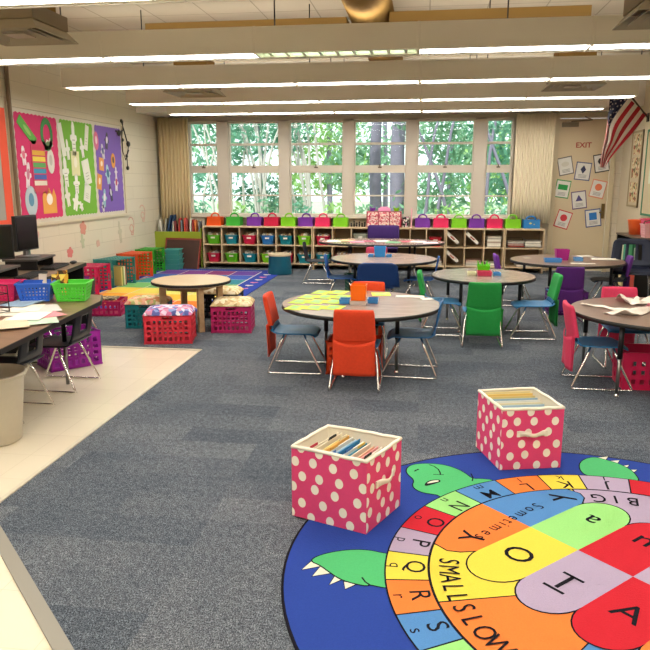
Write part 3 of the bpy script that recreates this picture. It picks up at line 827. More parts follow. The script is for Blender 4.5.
cubby('wide pine shelf with stacks of papers next to the exit door', 1.32, [1.94])

def bin_obj(label, x, y, z, col, w=.20, d=.28, h=.16, group='bins in the window cubbies', items=True, seed=0):
    t = thing('storage_bin', label, 'bin', (x, y, z), 0, group)
    q = MB(); b0, b1 = .78, 1
    def ring(s, zz, k=6):
        P = []
        rad = .035
        for (sx, sy, a0) in ((1, 1, 0), (-1, 1, 90), (-1, -1, 180), (1, -1, 270)):
            for i in range(k):
                a = R(a0 + 90 * i / (k - 1)); P.append(q.bm.verts.new((sx * (w / 2 * s - rad) + rad * math.cos(a), sy * (d / 2 * s - rad) + rad * math.sin(a), zz)))
        return P
    rings = [ring(b0, 0), ring(.97, h - .012), ring(1.06, h - .012), ring(1.06, h), ring(.95, h), ring(b0 - .03, .006)]
    for a, c in zip(rings, rings[1:]):
        for i in range(len(a)): q._f([a[i], a[(i + 1) % len(a)], c[(i + 1) % len(a)], c[i]])
    q._f(rings[0][::-1]); q._f(rings[-1])
    q.build('bin_body', plas(col), t, smooth=False)
    q = MB(); q.box(-.035, .035, -d / 2 * .99 - .004, -d / 2 * .93, h * .62, h * .80); q.build('label_plate', paper('#e9e2d2'), t)
    if items:
        rr = random.Random(seed); q = MB()
        cc = rr.choice(['#d8cdb8', '#c9a878', '#e5dccb', '#b9b4ae', '#d99a6c'])
        for k in range(5):
            x0 = -w * .38 + k * w * .155; hh = h + rr.uniform(.005, .045)
            q.use(paper(rr.choice([cc, '#e4dac6', '#a5815c', '#d9d2c6']))).box(x0, x0 + w * .12, -d * .36, d * .36, .01, hh)
        q.build('contents', None, t)
    return t
GREEN, TEAL, RED, BLUE, PURPLE, PINK, ORANGE, LIME = '#5fb81f', '#127f90', '#c41f43', '#2a72b5', '#74329a', '#dc2a5c', '#e8561c', '#7cc41e'
CN = {GREEN: 'green', TEAL: 'teal', RED: 'red', BLUE: 'blue', PURPLE: 'purple', PINK: 'pink', ORANGE: 'orange', LIME: 'lime green'}
ordn = ['first', 'second', 'third', 'fourth', 'fifth', 'sixth', 'seventh', 'eighth']
Xc_ = [-3.61, -3.29, -2.97, -2.65, -2.33, -2.01]
for r_, cols in enumerate(((GREEN, TEAL, RED, BLUE, TEAL, LIME), (RED, GREEN, TEAL, LIME, RED, TEAL))):
    for k, c in enumerate(cols):
        bin_obj('%s bin in the %s cubby row, %s from the left end of the shelf' % (CN[c], ['top', 'bottom'][r_], ordn[k]), Xc_[k], 11.76, (.415 if r_ == 0 else .101), c, .235, .30, .155, seed=k + r_ * 9)
for (x, z, c, lb) in ((-1.69, .415, RED, 'red bin in the top row of the shelf behind the back left table'), (-1.69, .101, TEAL, 'teal bin in the bottom row of the shelf behind the back left table'), (-1.36, .101, RED, 'red bin low on the shelf hidden behind the oval table')):
    bin_obj(lb, x, 11.76, z, c, .235, .30, .155, seed=3)
bin_obj('red bin on the shelf just left of the purple chair', -.73, 11.76, .415, RED, .25, .3, .12, seed=5)
bin_obj('pale grey bin on the shelf above the oval table left end', -1.05, 11.76, .415, '#a7aa97', .25, .3, .20, seed=6, items=False)
bin_obj('small red bin in the cubby right of the purple chair', .20, 11.76, .415, '#c8202e', .20, .3, .15, seed=4, items=False)
# papers and files in cubbies
def slant(label, x, z):
    t = thing('magazine_file', label, 'file holder', (x, 11.60, z), 0, 'white slanted magazine files')
    q = MB(); M_ = Matrix.Translation((-.10, 0, .235)) @ Matrix.Rotation(R(42), 4, 'Y')
    q.box(0, .255, 0, .26, -.05, .0, M_); q.build('file_body', paper('#ded6c6'), t, bevel=.002)
    q = MB(); q.box(.08, .17, -.001, .0, -.036, -.012, M_); q.build('label_plate', paper('#a8503f'), t)
slant('white slanted magazine file in the top cubby with black label, left one of two', .50, .43)
slant('white slanted magazine file in the top cubby, right one of two', .82, .43)
slant('white slanted magazine file alone in the bottom cubby', .50, .125)
def pstack(label, x, z, w, n, y=11.62, d=.30, cols=('#d8cfbd', '#c7bda9', '#e3dccd', '#b58c79', '#9a9384')):
    q = MB(); rr = random.Random(int(x * 100)); zz = 0
    for k in range(n):
        h = rr.uniform(.006, .016); dx = rr.uniform(-.01, .01); q.use(paper(rr.choice(cols))).box(-w / 2 + dx, w / 2 + dx, 0, d, zz, zz + h); zz += h
    o = q.build('paper_stack'); o.location = (x, y, z); return tag(o, label, 'paper stack', 'paper stacks in the shelves')
pstack('stack of papers in the top cubby right of the slanted files', 1.15, .415, .22, 14)
pstack('low stack of papers in the bottom cubby beside the lone slanted file', .83, .101, .24, 9)
pstack('stack of papers bottom right cubby of the magazine shelf', 1.15, .101, .22, 5)
pstack('stack of papers beside the red one near the exit door shelf', 1.77, .43, .25, 8, cols=('#c9c2b4', '#e1dacb', '#a79f92'))
pstack('stack of red and grey papers on the shelf by the exit door', 1.50, .43, .25, 7, cols=('#a8392f', '#c9c2b4', '#8a8278'))
pstack('stack of papers on the bottom shelf by the exit door', 1.70, .101, .34, 6)
pstack('stack of papers left of the small red bin', -.08, .415, .22, 5)
pstack('stack of pale papers low behind the oval table right end', .20, .101, .22, 9)
pstack('stack of books and papers low behind the purple chair', -.38, .101, .24, 8)
# wire letter tray around the red papers
t = thing('wire_tray', 'black wire letter tray on the shelf by the exit door', 'tray', (1.50, 11.60, .415))
q = MB()
for z_ in (.004, .07, .14): q.tube([(-.14, 0, z_), (.14, 0, z_), (.14, .34, z_), (-.14, .34, z_)], .003, 5, closed=True)
for (x, y) in ((-.14, 0), (.14, 0), (.14, .34), (-.14, .34)): q.tube([(x, y, 0), (x, y, .14)], .003, 5)
q.build('wire_frame', M_DARKMET, t)

# caddies on top of the shelf
def caddy(label, x, col, w=.235, d=.20, h=.145, hh=.065, name='handled_caddy'):
    t = thing(name, label, 'caddy', (x, 11.76, SH + .0285), 0, 'handled caddies on the window shelf')
    q = MB(); m = plas(col)
    s0 = 1.05
    for (a_, z0, b_, z1) in ((s0, 0, 1, h), (1, h, 1.05, h), (1.05, h, 1.05, h - .014)):
        a = [(-w / 2 * a_, -d / 2 * a_, z0), (w / 2 * a_, -d / 2 * a_, z0), (w / 2 * a_, d / 2 * a_, z0), (-w / 2 * a_, d / 2 * a_, z0)]
        c = [(-w / 2 * b_, -d / 2 * b_, z1), (w / 2 * b_, -d / 2 * b_, z1), (w / 2 * b_, d / 2 * b_, z1), (-w / 2 * b_, d / 2 * b_, z1)]
        for i in range(4): q._f([q.bm.verts.new(p) for p in (a[i], a[(i + 1) % 4], c[(i + 1) % 4], c[i])])
    q.box(-w / 2 * s0, w / 2 * s0, -d / 2 * s0, d / 2 * s0, 0, .004)
    q.build('caddy_body', m, t, solid=.004)
    q = MB(); pts = [(-w * .30, 0, h - .03)] + [(-w * .30 * math.cos(a), 0, h + hh * math.sin(a)) for a in [PI * k / 10 for k in range(1, 10)]] + [(w * .30, 0, h - .03)]
    q.tube(pts, .013, 8); q.box(-w / 2 * .96, w / 2 * .96, -.004, .004, .004, h - .01)
    q.build('handle', m, t, smooth=False)
    q = MB()
    for k in range(5): q.box(-w * .33 + k * w * .155, -w * .33 + k * w * .155 + .018, -d / 2 * 1.005, -d / 2 * .985, h * .45, h * .62)
    q.build('slot_row', plas('#ffffff' if False else '#e4dccf'), t) if col in (BLUE,) else q.bm.free()
    return t
PXL = [(-3.60, ORANGE, 'bright orange caddy with clips'), (-3.255, '#3fae3a', 'green caddy'), (-2.89, PURPLE, 'purple caddy'), (-2.585, RED, 'red caddy'), (-2.29, LIME, 'lime green caddy'), (-1.99, PURPLE, 'purple caddy'), (-1.70, PINK, 'pink caddy'), (-1.395, LIME, 'lime green caddy')]
wh = ['at the far left end', 'between orange and purple caddies', 'between a green and a red one, left half', 'left of centre under the second window mullion', 'between the red and the second purple one', 'between lime green and pink caddies', 'right of the second purple one', 'just left of the tiny black figures']
for (x, c, n_), w_ in zip(PXL, wh):
    caddy('%s on the window shelf, %s' % (n_, w_), x, c)
PXR = [(-.02, PURPLE, 'purple caddy right of the thin pink candle stick'), (.28, PINK, 'pink caddy between the first right purple and green caddies'), (.575, LIME, 'lime green caddy in the middle of the right run'), (.86, PURPLE, 'purple caddy under the last window mullion on the right'), (1.15, PINK, 'pink caddy second from the blue box'), (1.44, LIME, 'lime green caddy next to the blue box')]
for x, c, n_ in PXR: caddy(n_ + ' on the window shelf', x, c)
t = caddy('blue plastic box with handle at the right end of the window shelf', 1.735, '#2d7fc0', .25, .2, .14, .05)
q = MB()
q.ball((-.02, -.1, .08), .035, .006, .02, 10, 6); q.ball((.04, -.1, .065), .02, .006, .016, 10, 6); q.build('sticker', paper('#e3c965'), t)
# small black figures
for k in range(6):
    x = -1.21 + k * .045; q = MB(); h = [.06, .10, .07, .09, .065, .08][k]
    q.lathe([(0, 0), (.016, 0), (.012, h * .5), (.006, h * .6), (.014, h * .8), (.008, h), (0, h)], n=10)
    o = q.build('small_figure', M_BLACK, smooth=True); o.location = (x, 11.72, SH + .028)
    tag(o, 'tiny black figure on the window shelf left of the patterned drawers', 'figurine', 'row of tiny black figures')
# patterned drawer organizer
t = thing('drawer_organizer', 'small red and white patterned drawer chest on the window shelf behind the purple chair', 'drawer unit', (-.66, 11.76, SH + .028))
MB().box(-.29, .29, -.12, .12, 0, .26).build('cabinet', plas('#9e2a3c'), t, bevel=.003)
MPd = mat_patch('drawer_pattern', ['#d8667a', '#f0dccf', '#c43d55', '#f2c6b9', '#e9aa9f'], 60)
for r_ in range(3):
    for c_ in range(3):
        q = MB(); x = -.185 + c_ * .185
        q.box(x - .085, x + .085, -.128, -.120, .012 + r_ * .082, .012 + r_ * .082 + .074); o = q.build('drawer', MPd, t)
        q = MB(); q.box(x - .02, x + .02, -.136, -.128, .04 + r_ * .082, .054 + r_ * .082); q.build('knob', M_WHITE, o)
for (x, c, lb) in ((-.86, PURPLE, 'tiny purple basket on top of the patterned drawer chest'), (-.46, LIME, 'tiny lime green basket on top of the patterned drawer chest')):
    q = MB(); q.lathe([(0, 0), (.035, 0), (.05, .05), (.054, .05), (.04, -.0)], n=14)
    for sg in (-1, 1): q.tube([(sg * .05, 0, .045), (sg * .045, 0, .085), (sg * .02, 0, .05)], .007, 6)
    o = q.build('small_basket', plas(c)); o.location = (x, 11.76, SH + .29); tag(o, lb, 'basket')
q = MB().box(-.10, .10, -.05, .05, 0, .05); q.box(-.07, .07, -.04, .04, .05, .07)
o = q.build('pink_tissue_pack', mat('soft_pink', '#e79ac0', .7), bevel=.006); o.name = 'tissue_pack'; o.location = (-.66, 11.76, SH + .29); tag(o, 'soft pink tissue pack on top of the patterned drawer chest', 'tissues')
q = MB().box(-.05, .05, -.08, .08, 0, .17); o = q.build('patterned_box', mat_patch('damask', ['#1b1a1d', '#d8d0c6', '#c9879a', '#2a262a'], 45)); o.name = 'patterned_box'; o.location = (-.30, 11.76, SH + .028); tag(o, 'narrow black and white patterned box right of the drawer chest', 'box')
q = MB().lathe([(0, 0), (.022, 0), (.022, .02), (.013, .03), (.013, .30), (.004, .31), (0, .33)], n=12)
o = q.build('candle_stick', mat('pale_pink', '#e2a6ac', .6)); o.location = (-.205, 11.72, SH + .028); tag(o, 'thin tall pale pink candle on the window shelf', 'candle')

# green book display unit, back left corner
t = thing('book_display', 'lime green book display shelf in the back left corner', 'bookcase', (-4.25, 11.62, 0))
MG = mat('lime_paint', '#9aa82a', .5)
W2 = .44
MB().box(-W2, -W2 + .02, -.02, .30, 0, .62).build('side_panel', M_BIRCH, t, bevel=.002)
MB().box(W2 - .025, W2, -.02, .30, 0, .68).build('side_panel', mat('lime_edge', '#7f9426', .5), t, bevel=.002)
MB().box(-W2 + .02, W2 - .025, 0, .02, .36, .62).build('front_panel', MG, t)
q = MB(); P = [(-W2 + .02, .36), (-W2 + .02, .30)] + [(.12 + .24 * math.cos(a), .18 + .14 * math.sin(a)) for a in [PI - PI * k / 12 for k in range(13)]] + [(.36, .18), (W2 - .025, .18), (W2 - .025, .36)]
q.poly([(x, 0, z) for x, z in P], .02, (0, 1, 0)); q.build('arch_panel', MG, t)
MB().box(-W2 + .02, W2 - .025, -.02, .30, .08, .10).build('bottom_panel', M_BIRCH, t)
MB().box(-W2 + .02, W2 - .025, .28, .30, .0, .84).build('back_panel', M_TRIM, t)
MB().box(-W2 + .02, W2 - .025, .02, .28, .55, .57).build('shelf_board', M_BIRCH, t)
q = MB().box(-.13, .13, -.08, .08, 0, .16); o = q.build('white_bin', plas('#c9c6bd')); o.name = 'storage_bin'; o.location = (-4.05, 11.76, .101); tag(o, 'white bin inside the arch of the lime green book display', 'bin')
bcol = [('#b9b4a6', 'grey white'), ('#d8d2c4', 'white'), ('#a8a390', 'stone grey'), ('#2f4a6e', 'navy blue'), ('#31506f', 'dark blue'), ('#cfc8b8', 'cream'), ('#8a3a3a', 'maroon'), ('#c23a3a', 'red'), ('#7a7f86', 'slate'), ('#d04a38', 'scarlet'), ('#b04a4a', 'brick red'), ('#e4dccb', 'ivory'), ('#a8322f', 'dark red'), ('#d9773a', 'orange'), ('#6a6f78', 'grey')]
for k, (c, n_) in enumerate(bcol):
    h = [.22, .25, .27, .33, .34, .22, .23, .27, .24, .28, .26, .27, .25, .24, .22][k]
    q = MB().box(-.012, .012, -.09, .09, 0, h); o = q.build('book', paper(c)); o.location = (-4.65 + .03 + k * .052, 11.77, .572); o.rotation_euler = (0, R([4, -6, 8, 12, 14, 3, -4, 5, 0, 3, -5, 4, 0, -3, 5][k]), R(8))
    tag(o, '%s book standing in the top of the lime green display shelf' % n_, 'book', 'picture books in the green display')
# round teal stool with pale top
t = thing('storage_stool', 'round dark teal storage stool with pale lid in front of the window shelf', 'stool', (-2.30, 10.98, 0))
MB().lathe([(0, 0), (.19, 0), (.195, .02), (.175, .30), (0, .30)], n=32).build('drum', plas('#13566b'), t)
MB().lathe([(0, .30), (.185, .30), (.19, .31), (.185, .335), (0, .34)], n=32).build('lid', mat('pale_lid', '#cdb694', .5), t)

# ------------------------------------------------------------------ tables
def GZ(px, py, z):
    Xc = (.99009, -.02888, -.13742); Yc = (.14042, .20362, .96893); Zc = (0, .97862, -.20565)
    c = (px - 325, 325 - py, 690)
    r = [sum(a * b_ for a, b_ in zip(c, v)) for v in (Xc, Yc, Zc)]; t = (z - 1.5) / r[2]
    return (r[0] * t, r[1] * t, z)
M_EL = mat('chrome_dull', '#8f8b86', .35, 1)
def make_table(label, x, y, rx, ry, rz, top, h=.54, la=15, lr=.7):
    t = thing('activity_table', label, 'table', (x, y, 0), rz, None)
    q = MB(); q.lathe([(0, h - .026), (rx - .004, h - .026), (rx - .004, h), (0, h)], n=72, sy=ry / rx); q.build('tabletop', top, t)
    q = MB(); q.lathe([(rx - .004, h - .030), (rx + .002, h - .028), (rx + .002, h - .001), (rx - .004, h + .0005)], n=72, sy=ry / rx); q.build('edge_band', M_EDGE, t, smooth=True)
    q = MB()
    for k in range(2): q.box(-.6 * rx, .6 * rx, (-1) ** k * .28 * ry - .012, (-1) ** k * .28 * ry + .012, h - .055, h - .028)
    q.build('apron', M_DARKMET, t)
    for k in range(4):
        a = R(la + 90 * k); r = lr
        X, Y = rx * r * math.cos(a), ry * r * math.sin(a)
        q = MB(); q.tube([(X, Y, h - .03), (X, Y, .28)], .018, 10); o = q.build('leg', M_DARKMET, t, smooth=True)
        q = MB(); q.tube([(X, Y, .30), (X, Y, .03)], .013, 10); q.build('lower_tube', M_EL, o, smooth=True)
        q = MB(); q.lathe([(0, 0), (.016, 0), (.018, .01), (.008, .03), (0, .03)], (X, Y, 0), 12); q.build('glide', M_CHROME, o, smooth=True)
    return t
make_table('round brown laminate table with lime sheets and an orange bin, nearest the turtle rug', -.477, 5.41, .63, .63, 0, M_LAM, la=-20, lr=.5)
make_table('round laminate table with one blue bin, directly behind the lime sheet table', -.49, 8.68, .66, .64, 0, M_LAM, la=45)
make_table('wide oval table covered in papers in front of the window shelf', -.61, 10.15, .92, .56, 0, M_LAM, la=50, h=.62)
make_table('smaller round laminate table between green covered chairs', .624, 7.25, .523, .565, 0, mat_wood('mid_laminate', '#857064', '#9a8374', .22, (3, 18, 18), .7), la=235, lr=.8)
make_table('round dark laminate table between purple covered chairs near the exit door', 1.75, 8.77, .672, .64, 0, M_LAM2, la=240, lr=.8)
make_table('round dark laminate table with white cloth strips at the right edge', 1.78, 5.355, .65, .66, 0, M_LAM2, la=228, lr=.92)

# ------------------------------------------------------------------ chairs
def chair(label, x, y, rz, col, sc=1.0, rough=.45, group='small plastic classroom chairs', bw=.25, back_r=.05, cat='chair', slots=False, dark=False):
    t = thing('classroom_chair', label, cat, (x, y, 0), R(rz), group)
    m = plas(col, rough)
    # seat
    q = MB(); S = sc; Z = sc * .92
    def seat(u, v):
        y_ = .18 - .37 * v; wd = .165 + .012 * math.sin(PI * v) - .012 * v
        X = (u - .5) * 2
        wx = X * wd
        z = .352 - .012 * (1 - X * X) * math.sin(PI * v)
        if v < .2: z -= .022 * ((.2 - v) / .2) ** 2
        if v > .85: z += .03 * ((v - .85) / .15) ** 2
        if v < .12 and abs(X) > .8: y_ -= .012
        return Vector((wx * S, y_ * S, z * Z))
    q.grid(seat, 12, 14); q.build('seat', m, t, smooth=True, solid=.009)
    q = MB()
    def back(u, v):
        X = (u - .5) * 2
        z = .372 + .275 * v
        y_ = -.185 - .012 * v ** .5 - .045 * v
        if v < .15: y_ += .012 * (1 - v / .15)
        wd = (bw / 2) * (1.12 - .12 * v)
        if v > .8:
            k = (v - .8) / .2; wd *= 1 - (1 - math.sqrt(max(0, 1 - k * k))) * .30
        return Vector((X * wd * S, (y_ + .018 * (X * X) * (.4 + .6 * v)) * S, z * Z))
    q.grid(back, 12, 14)
    if slots == 'long':
        dele = [f for f in q.bm.faces if .43 * Z < f.calc_center_median().z < .585 * Z and (int((f.calc_center_median().x / S + 1) / .0235) % 2) and abs(f.calc_center_median().x) < .10 * S]
        bmesh.ops.delete(q.bm, geom=dele, context='FACES')
    elif slots:
        dele = [f for f in q.bm.faces if .46 * Z < f.calc_center_median().z < .56 * Z and abs(f.calc_center_median().x) < .05 * S]
        bmesh.ops.delete(q.bm, geom=dele, context='FACES')
    q.build('backrest', m, t, smooth=True, solid=.009)
    mt_ = M_CHROME if not dark else M_EL
    for sg in (-1, 1):
        q = MB(); X = .178 * S; L_ = .215
        pts = [(.13, .075, .338), (.155, .10, .26), (.178, L_ - .012, .035), (.178, L_, .012), (.178, L_ - .03, .0095), (.178, 0, .0095), (.178, -L_ + .03, .0095), (.178, -L_, .012), (.178, -L_ + .012, .035), (.155, -.115, .26), (.13, -.085, .338)]
        q.tube([(sg * a * S, b_ * S, c_ * (Z if c_ > .1 else 1)) for a, b_, c_ in pts], .0085, 8)
        q.build('side_frame', mt_, t, smooth=True)
    q = MB()
    q.tube([(-.13 * S, .075 * S, .338 * Z), (.13 * S, .075 * S, .338 * Z)], .008, 6); q.tube([(-.13 * S, -.085 * S, .338 * Z), (.13 * S, -.085 * S, .338 * Z)], .008, 6)
    q.build('seat_bar', mt_, t)
    return t
def pocket(label, x, y, rz, col, sc=1.0, w=.275):
    t = thing('chair_pocket', label, 'chair cover', (x, y, 0), R(rz), 'fabric chair back pockets')
    m = fab(col)
    yb = lambda z: -.190 - .012 * max(0, (z / .92 - .372) / .275) ** .5 - .045 * max(0, (z / .92 - .372) / .275)
    q = MB()
    zb, zt = .385, .612
    def sl(u, v):
        a = u * 2 * PI; c_ = math.cos(a); s_ = math.sin(a)
        z = zb + (zt - zb) * min(1, v / .94); k = 1
        if v > .75: e = (v - .75) / .25; k = math.sqrt(max(.03, 1 - e * e))
        hw = w / 2 + .017 - .012 * (z - zb) / (zt - zb)
        if v > .80: hw *= 1 - .10 * ((v - .80) / .20) ** 2
        X = hw * (abs(c_) ** .28) * (1 if c_ > 0 else -1); Y = .022 * (abs(s_) ** .5) * (1 if s_ > 0 else -1)
        return Vector((X, yb(z) + .016 * (X / hw) ** 2 + Y * k, z))
    q.grid(sl, 48, 16)
    bmesh.ops.remove_doubles(q.bm, verts=q.bm.verts, dist=.0004)
    q.poly([sl(i / 48, 1) for i in range(48)])
    q.build('sleeve', m, t, smooth=True)
    hw = w / 2 + .012
    q = MB()
    def pk(u, v):
        X = (u - .5) * 2; z = .13 + (.262 - .030 * (1 - X * X)) * v
        return Vector((X * hw, -.226 - .020 * (1 - X * X) * v - .005 * math.sin(X * 5) * (1 - v) + .008 * X * X, z))
    q.grid(pk, 16, 10); q.build('pocket', m, t, smooth=True, solid=.004)
    q = MB()
    q.grid(lambda u, v: Vector(((u - .5) * 2 * hw, -.214 + .010 * ((u - .5) * 2) ** 2, .13 + .30 * v)), 10, 6); q.build('pocket_lining', m, t, smooth=True, solid=.004)
    return t
BC, DBC, NAVY = '#2c6c9a', '#20487e', '#0e1424'
OR_, GR_, PU_, PK_ = '#d63e17', '#1f9440', '#521c6f', '#d2365b'
def pair(cl, pl, x, y, rz, col, pc, **k):
    chair(cl, x, y, rz, col, **k)
    if pc: pocket(pl, x, y, rz, pc)
# table with lime sheets
pair('steel blue chair with its back to the camera at the lime sheet table', 'orange pocket cover on the front chair at the lime sheet table', -.465, 4.955, 0, BC, OR_)
pair('steel blue chair seen in profile left of the lime sheet table', 'orange pocket cover on the profile chair left of the lime sheet table', -.98, 5.33, -88, BC, OR_)
pair('blue chair with uncovered back right of the lime sheet table', '', -.075, 5.34, 88, '#285f92', None)
pair('blue chair on the far side of the lime sheet table under an orange cover', 'orange pocket cover peeking over the far edge of the lime sheet table', -.47, 5.86, 180, BC, '#e04416')
# second table
chair('large navy blue chair with wide rounded back at the table with the blue bin', -.475, 7.62, 0, '#17386f', sc=1.06, bw=.40, group=None)
chair('royal blue chair in profile left of the table with the blue bin', -.97, 8.45, -88, '#2459a0')
chair('royal blue chair facing left at the right side of the table with the blue bin', -.04, 8.45, 88, '#2459a0')
pair('blue chair behind the table with the blue bin', 'dark pink pocket cover behind the table with the blue bin', -.62, 9.13, 180, BC, '#b43a55')
chair('black chair at the left end of the wide oval table', -1.53, 10.15, -90, NAVY)
# green table
pair('steel blue chair with its back to the camera at the smaller round table', 'green pocket cover facing the camera at the smaller round table', .555, 6.43, 0, '#2d6f9c', GR_)
pair('pale blue chair in profile right of the smaller round table', 'green pocket cover on the profile chair right of the smaller round table', 1.06, 6.83, 92, '#3b7cae', GR_)
pair('pale blue chair left of the smaller round table', 'green pocket cover seen edge on left of the smaller round table', .21, 6.88, -92, '#3b7cae', GR_)
# purple table
pair('blue chair with its back to the camera at the dark table by the exit', 'purple pocket cover facing the camera at the dark table by the exit', 1.53, 7.68, 0, BC, PU_)
pair('blue chair left of the dark table by the exit', 'purple pocket cover seen edge on left of the dark table by the exit', 1.12, 8.65, -88, BC, '#6a2a90')
pair('navy chair right of the dark table by the exit', 'purple pocket cover on the chair right of the dark table by the exit', 2.22, 8.68, 84, '#1b2c4c', PU_)
# pink table
pair('steel blue chair in profile left of the table with white strips', 'pink pocket cover on the profile chair left of the table with white strips', 1.31, 5.22, -90, BC, PK_)
pair('blue chair behind the table with white strips', 'pink pocket cover behind the far edge of the table with white strips', 1.66, 5.85, 180, BC, PK_)
chair('blue chair at the camera side of the table with white strips', 1.80, 4.70, 0, BC)
# crates under the tables
up_crate('orange milk crate under the lime sheet table', -.515, 5.335, 0, '#ee4c1c', .43, .26, .27)
up_crate('dark green milk crate under the table with the blue bin', -.86, 9.12, 5, '#1f5a45', .30, .28, .27)
up_crate('green milk crate under the smaller round table', .62, 6.92, 0, '#2a9a3a', .34, .30, .27)
up_crate('purple milk crate under the dark table by the exit', 1.64, 8.12, 0, '#5a1f74', .42, .30, .27)
def holed(t, w, d, h, col, taper=.8, nx=7, nz=4, name='basket_body'):
    q = MB(); c0 = [Vector((sx * w / 2 * taper, sy * d / 2 * taper, 0)) for sx, sy in ((-1, -1), (1, -1), (1, 1), (-1, 1))]
    c1 = [Vector((sx * w / 2, sy * d / 2, h)) for sx, sy in ((-1, -1), (1, -1), (1, 1), (-1, 1))]
    for i in range(4):
        j = (i + 1) % 4; nX = nx if i % 2 == 0 else max(3, int(nx * d / w + .5))
        A_, B_, C_, D_ = c0[i], c0[j], c1[j], c1[i]
        f = lambda u, v: (A_.lerp(B_, u)).lerp(D_.lerp(C_, u), v)
        U = [0]; V = [0]
        for k in range(nX): U += [(k + .75 + .2) / (nX + .9), (k + 1.25 + .2) / (nX + .9)]
        for k in range(nz): V += [.10 + (k + .22) * .72 / nz, .10 + (k + .78) * .72 / nz]
        U.append(1); V.append(1)
        for a in range(len(U) - 1):
            for b_ in range(len(V) - 1):
                if a % 2 and b_ % 2: continue
                q._f([q.bm.verts.new(f(x_, y_)) for x_, y_ in ((U[a], V[b_]), (U[a + 1], V[b_]), (U[a + 1], V[b_ + 1]), (U[a], V[b_ + 1]))])
    q._f([q.bm.verts.new(v) for v in c0])
    bmesh.ops.remove_doubles(q.bm, verts=q.bm.verts, dist=.0004)
    o = q.build(name, plas(col, .4), t, solid=.006)
    q = MB(); P = [Vector((v.x * 1.02, v.y * 1.02, h - .003)) for v in c1]
    for i in range(4): q.bar(P[i], P[(i + 1) % 4], .016, .010)
    q.build('rim', plas(col, .4), t)
    return o
t = thing('storage_crate', 'hot pink plastic crate with round holes under the table with white strips', 'crate', (1.68, 5.24, 0))
holed(t, .44, .29, .28, '#d92256', .94, 6, 3, 'crate_body')

# things on the lime sheet table
TZ = .541
def sheet(label, cx, cy, w, h, rz, col, z=TZ, group=None, marks=None, name='paper_sheet'):
    q = MB(); q.use(paper(col)); q.poly([(-w / 2, -h / 2, 0), (w / 2, -h / 2, 0), (w / 2, h / 2, 0), (-w / 2, h / 2, 0)], .0012)
    if marks:
        q.use(paper(marks))
        rr = random.Random(label)
        for k in range(3):
            y_ = h * (.22 - .2 * k); q.poly([(-w * .33, y_ - h * .045, .0014), (w * rr.uniform(.1, .36), y_ - h * .045, .0014), (w * rr.uniform(.1, .36), y_ + h * .045, .0014), (-w * .33, y_ + h * .045, .0014)])
    o = q.build(name); o.location = (cx, cy, z); o.rotation_euler = (0, 0, R(rz)); return tag(o, label, 'paper', group)
rows_s = [(292.3, [(322, 'front of the blue chairs'), (339, '')]), (296.8, [(309, ''), (326, ''), (342, '')]), (301.6, [(300, ''), (317, ''), (334, '')]), (307.6, [(296, ''), (315, ''), (334, '')])]
rn = ['far row', 'second row', 'third row', 'nearest row']
for r_, (py, xs) in enumerate(rows_s):
    for k, (px, _) in enumerate(xs):
        p = GZ(px, py, TZ)
        pos = {2: ['left', 'right'], 3: ['left', 'middle', 'right']}[len(xs)][k]
        sheet('lime green worksheet card left of the orange bin, %s, %s one' % (rn[r_], pos), p[0], p[1], .136, .19, -12, '#cbe04c', TZ + .0004 * ((r_ + k) % 3), 'lime green cards on the front table', '#5fb3b0')
p = GZ(381, 294.2, TZ); sheet('lime green card alone to the right of the orange bin', p[0], p[1], .16, .17, 8, '#d6e35a', TZ, 'lime green cards on the front table', '#8fc7a0')
p = GZ(410, 296.5, TZ); sheet('white paper lying on the right side of the lime sheet table', p[0], p[1], .24, .12, 0, '#d9d2c8')
p = GZ(432, 299, TZ); sheet('small white note at the right rim of the lime sheet table', p[0] - .04, p[1], .10, .08, 20, '#e4ddd2')
def open_bin(label, c, w, d, h, col, taper=.8, name='table_bin', cat='bin', group=None, jag=False):
    q = MB()
    a = [(-w / 2 * taper, -d / 2 * taper, 0), (w / 2 * taper, -d / 2 * taper, 0), (w / 2 * taper, d / 2 * taper, 0), (-w / 2 * taper, d / 2 * taper, 0)]
    b_ = [(-w / 2, -d / 2, h), (w / 2, -d / 2, h), (w / 2, d / 2, h), (-w / 2, d / 2, h)]
    k_ = .93
    i_ = [(x * k_, y * k_, z) for x, y, z in b_]; j_ = [(x * k_, y * k_, .004) for x, y, z in a]
    rings = [[q.bm.verts.new(p) for p in r] for r in (a, b_, i_, j_)]
    for r0, r1 in zip(rings, rings[1:]):
        for i in range(4): q._f([r0[i], r0[(i + 1) % 4], r1[(i + 1) % 4], r1[i]])
    q._f(rings[0][::-1]); q._f(rings[-1])
    if jag:
        for k in range(7):
            a2 = 2 * PI * k / 7; q.tube([(w * .3 * math.cos(a2), d * .3 * math.sin(a2), h * .5), (w * .52 * math.cos(a2), d * .5 * math.sin(a2), h * (1.25 + .25 * (k % 2)))], [.016, .004], 6)
    o = q.build(name, plas(col), norm=True); o.location = c
    return tag(o, label, cat, group)
p = GZ(358.5, 304, TZ); open_bin('clear low tray holding the orange bin on the lime sheet table', (p[0], p[1], TZ), .13, .13, .035, '#c9b8ae', .9, 'tray', 'tray')
open_bin('bright orange table bin standing in the middle of the lime sheet table', (p[0], p[1] + .005, TZ + .006), .125, .12, .15, '#ef6a10', .86)
p = GZ(345, 303, TZ); open_bin('small blue tray left of the orange bin', (p[0], p[1], TZ + .002), .085, .11, .035, '#3f86c4', .9, 'tray', 'tray')
p = GZ(373, 302.5, TZ); open_bin('small blue tray right of the orange bin', (p[0], p[1], TZ), .085, .11, .035, '#3f86c4', .9, 'tray', 'tray')
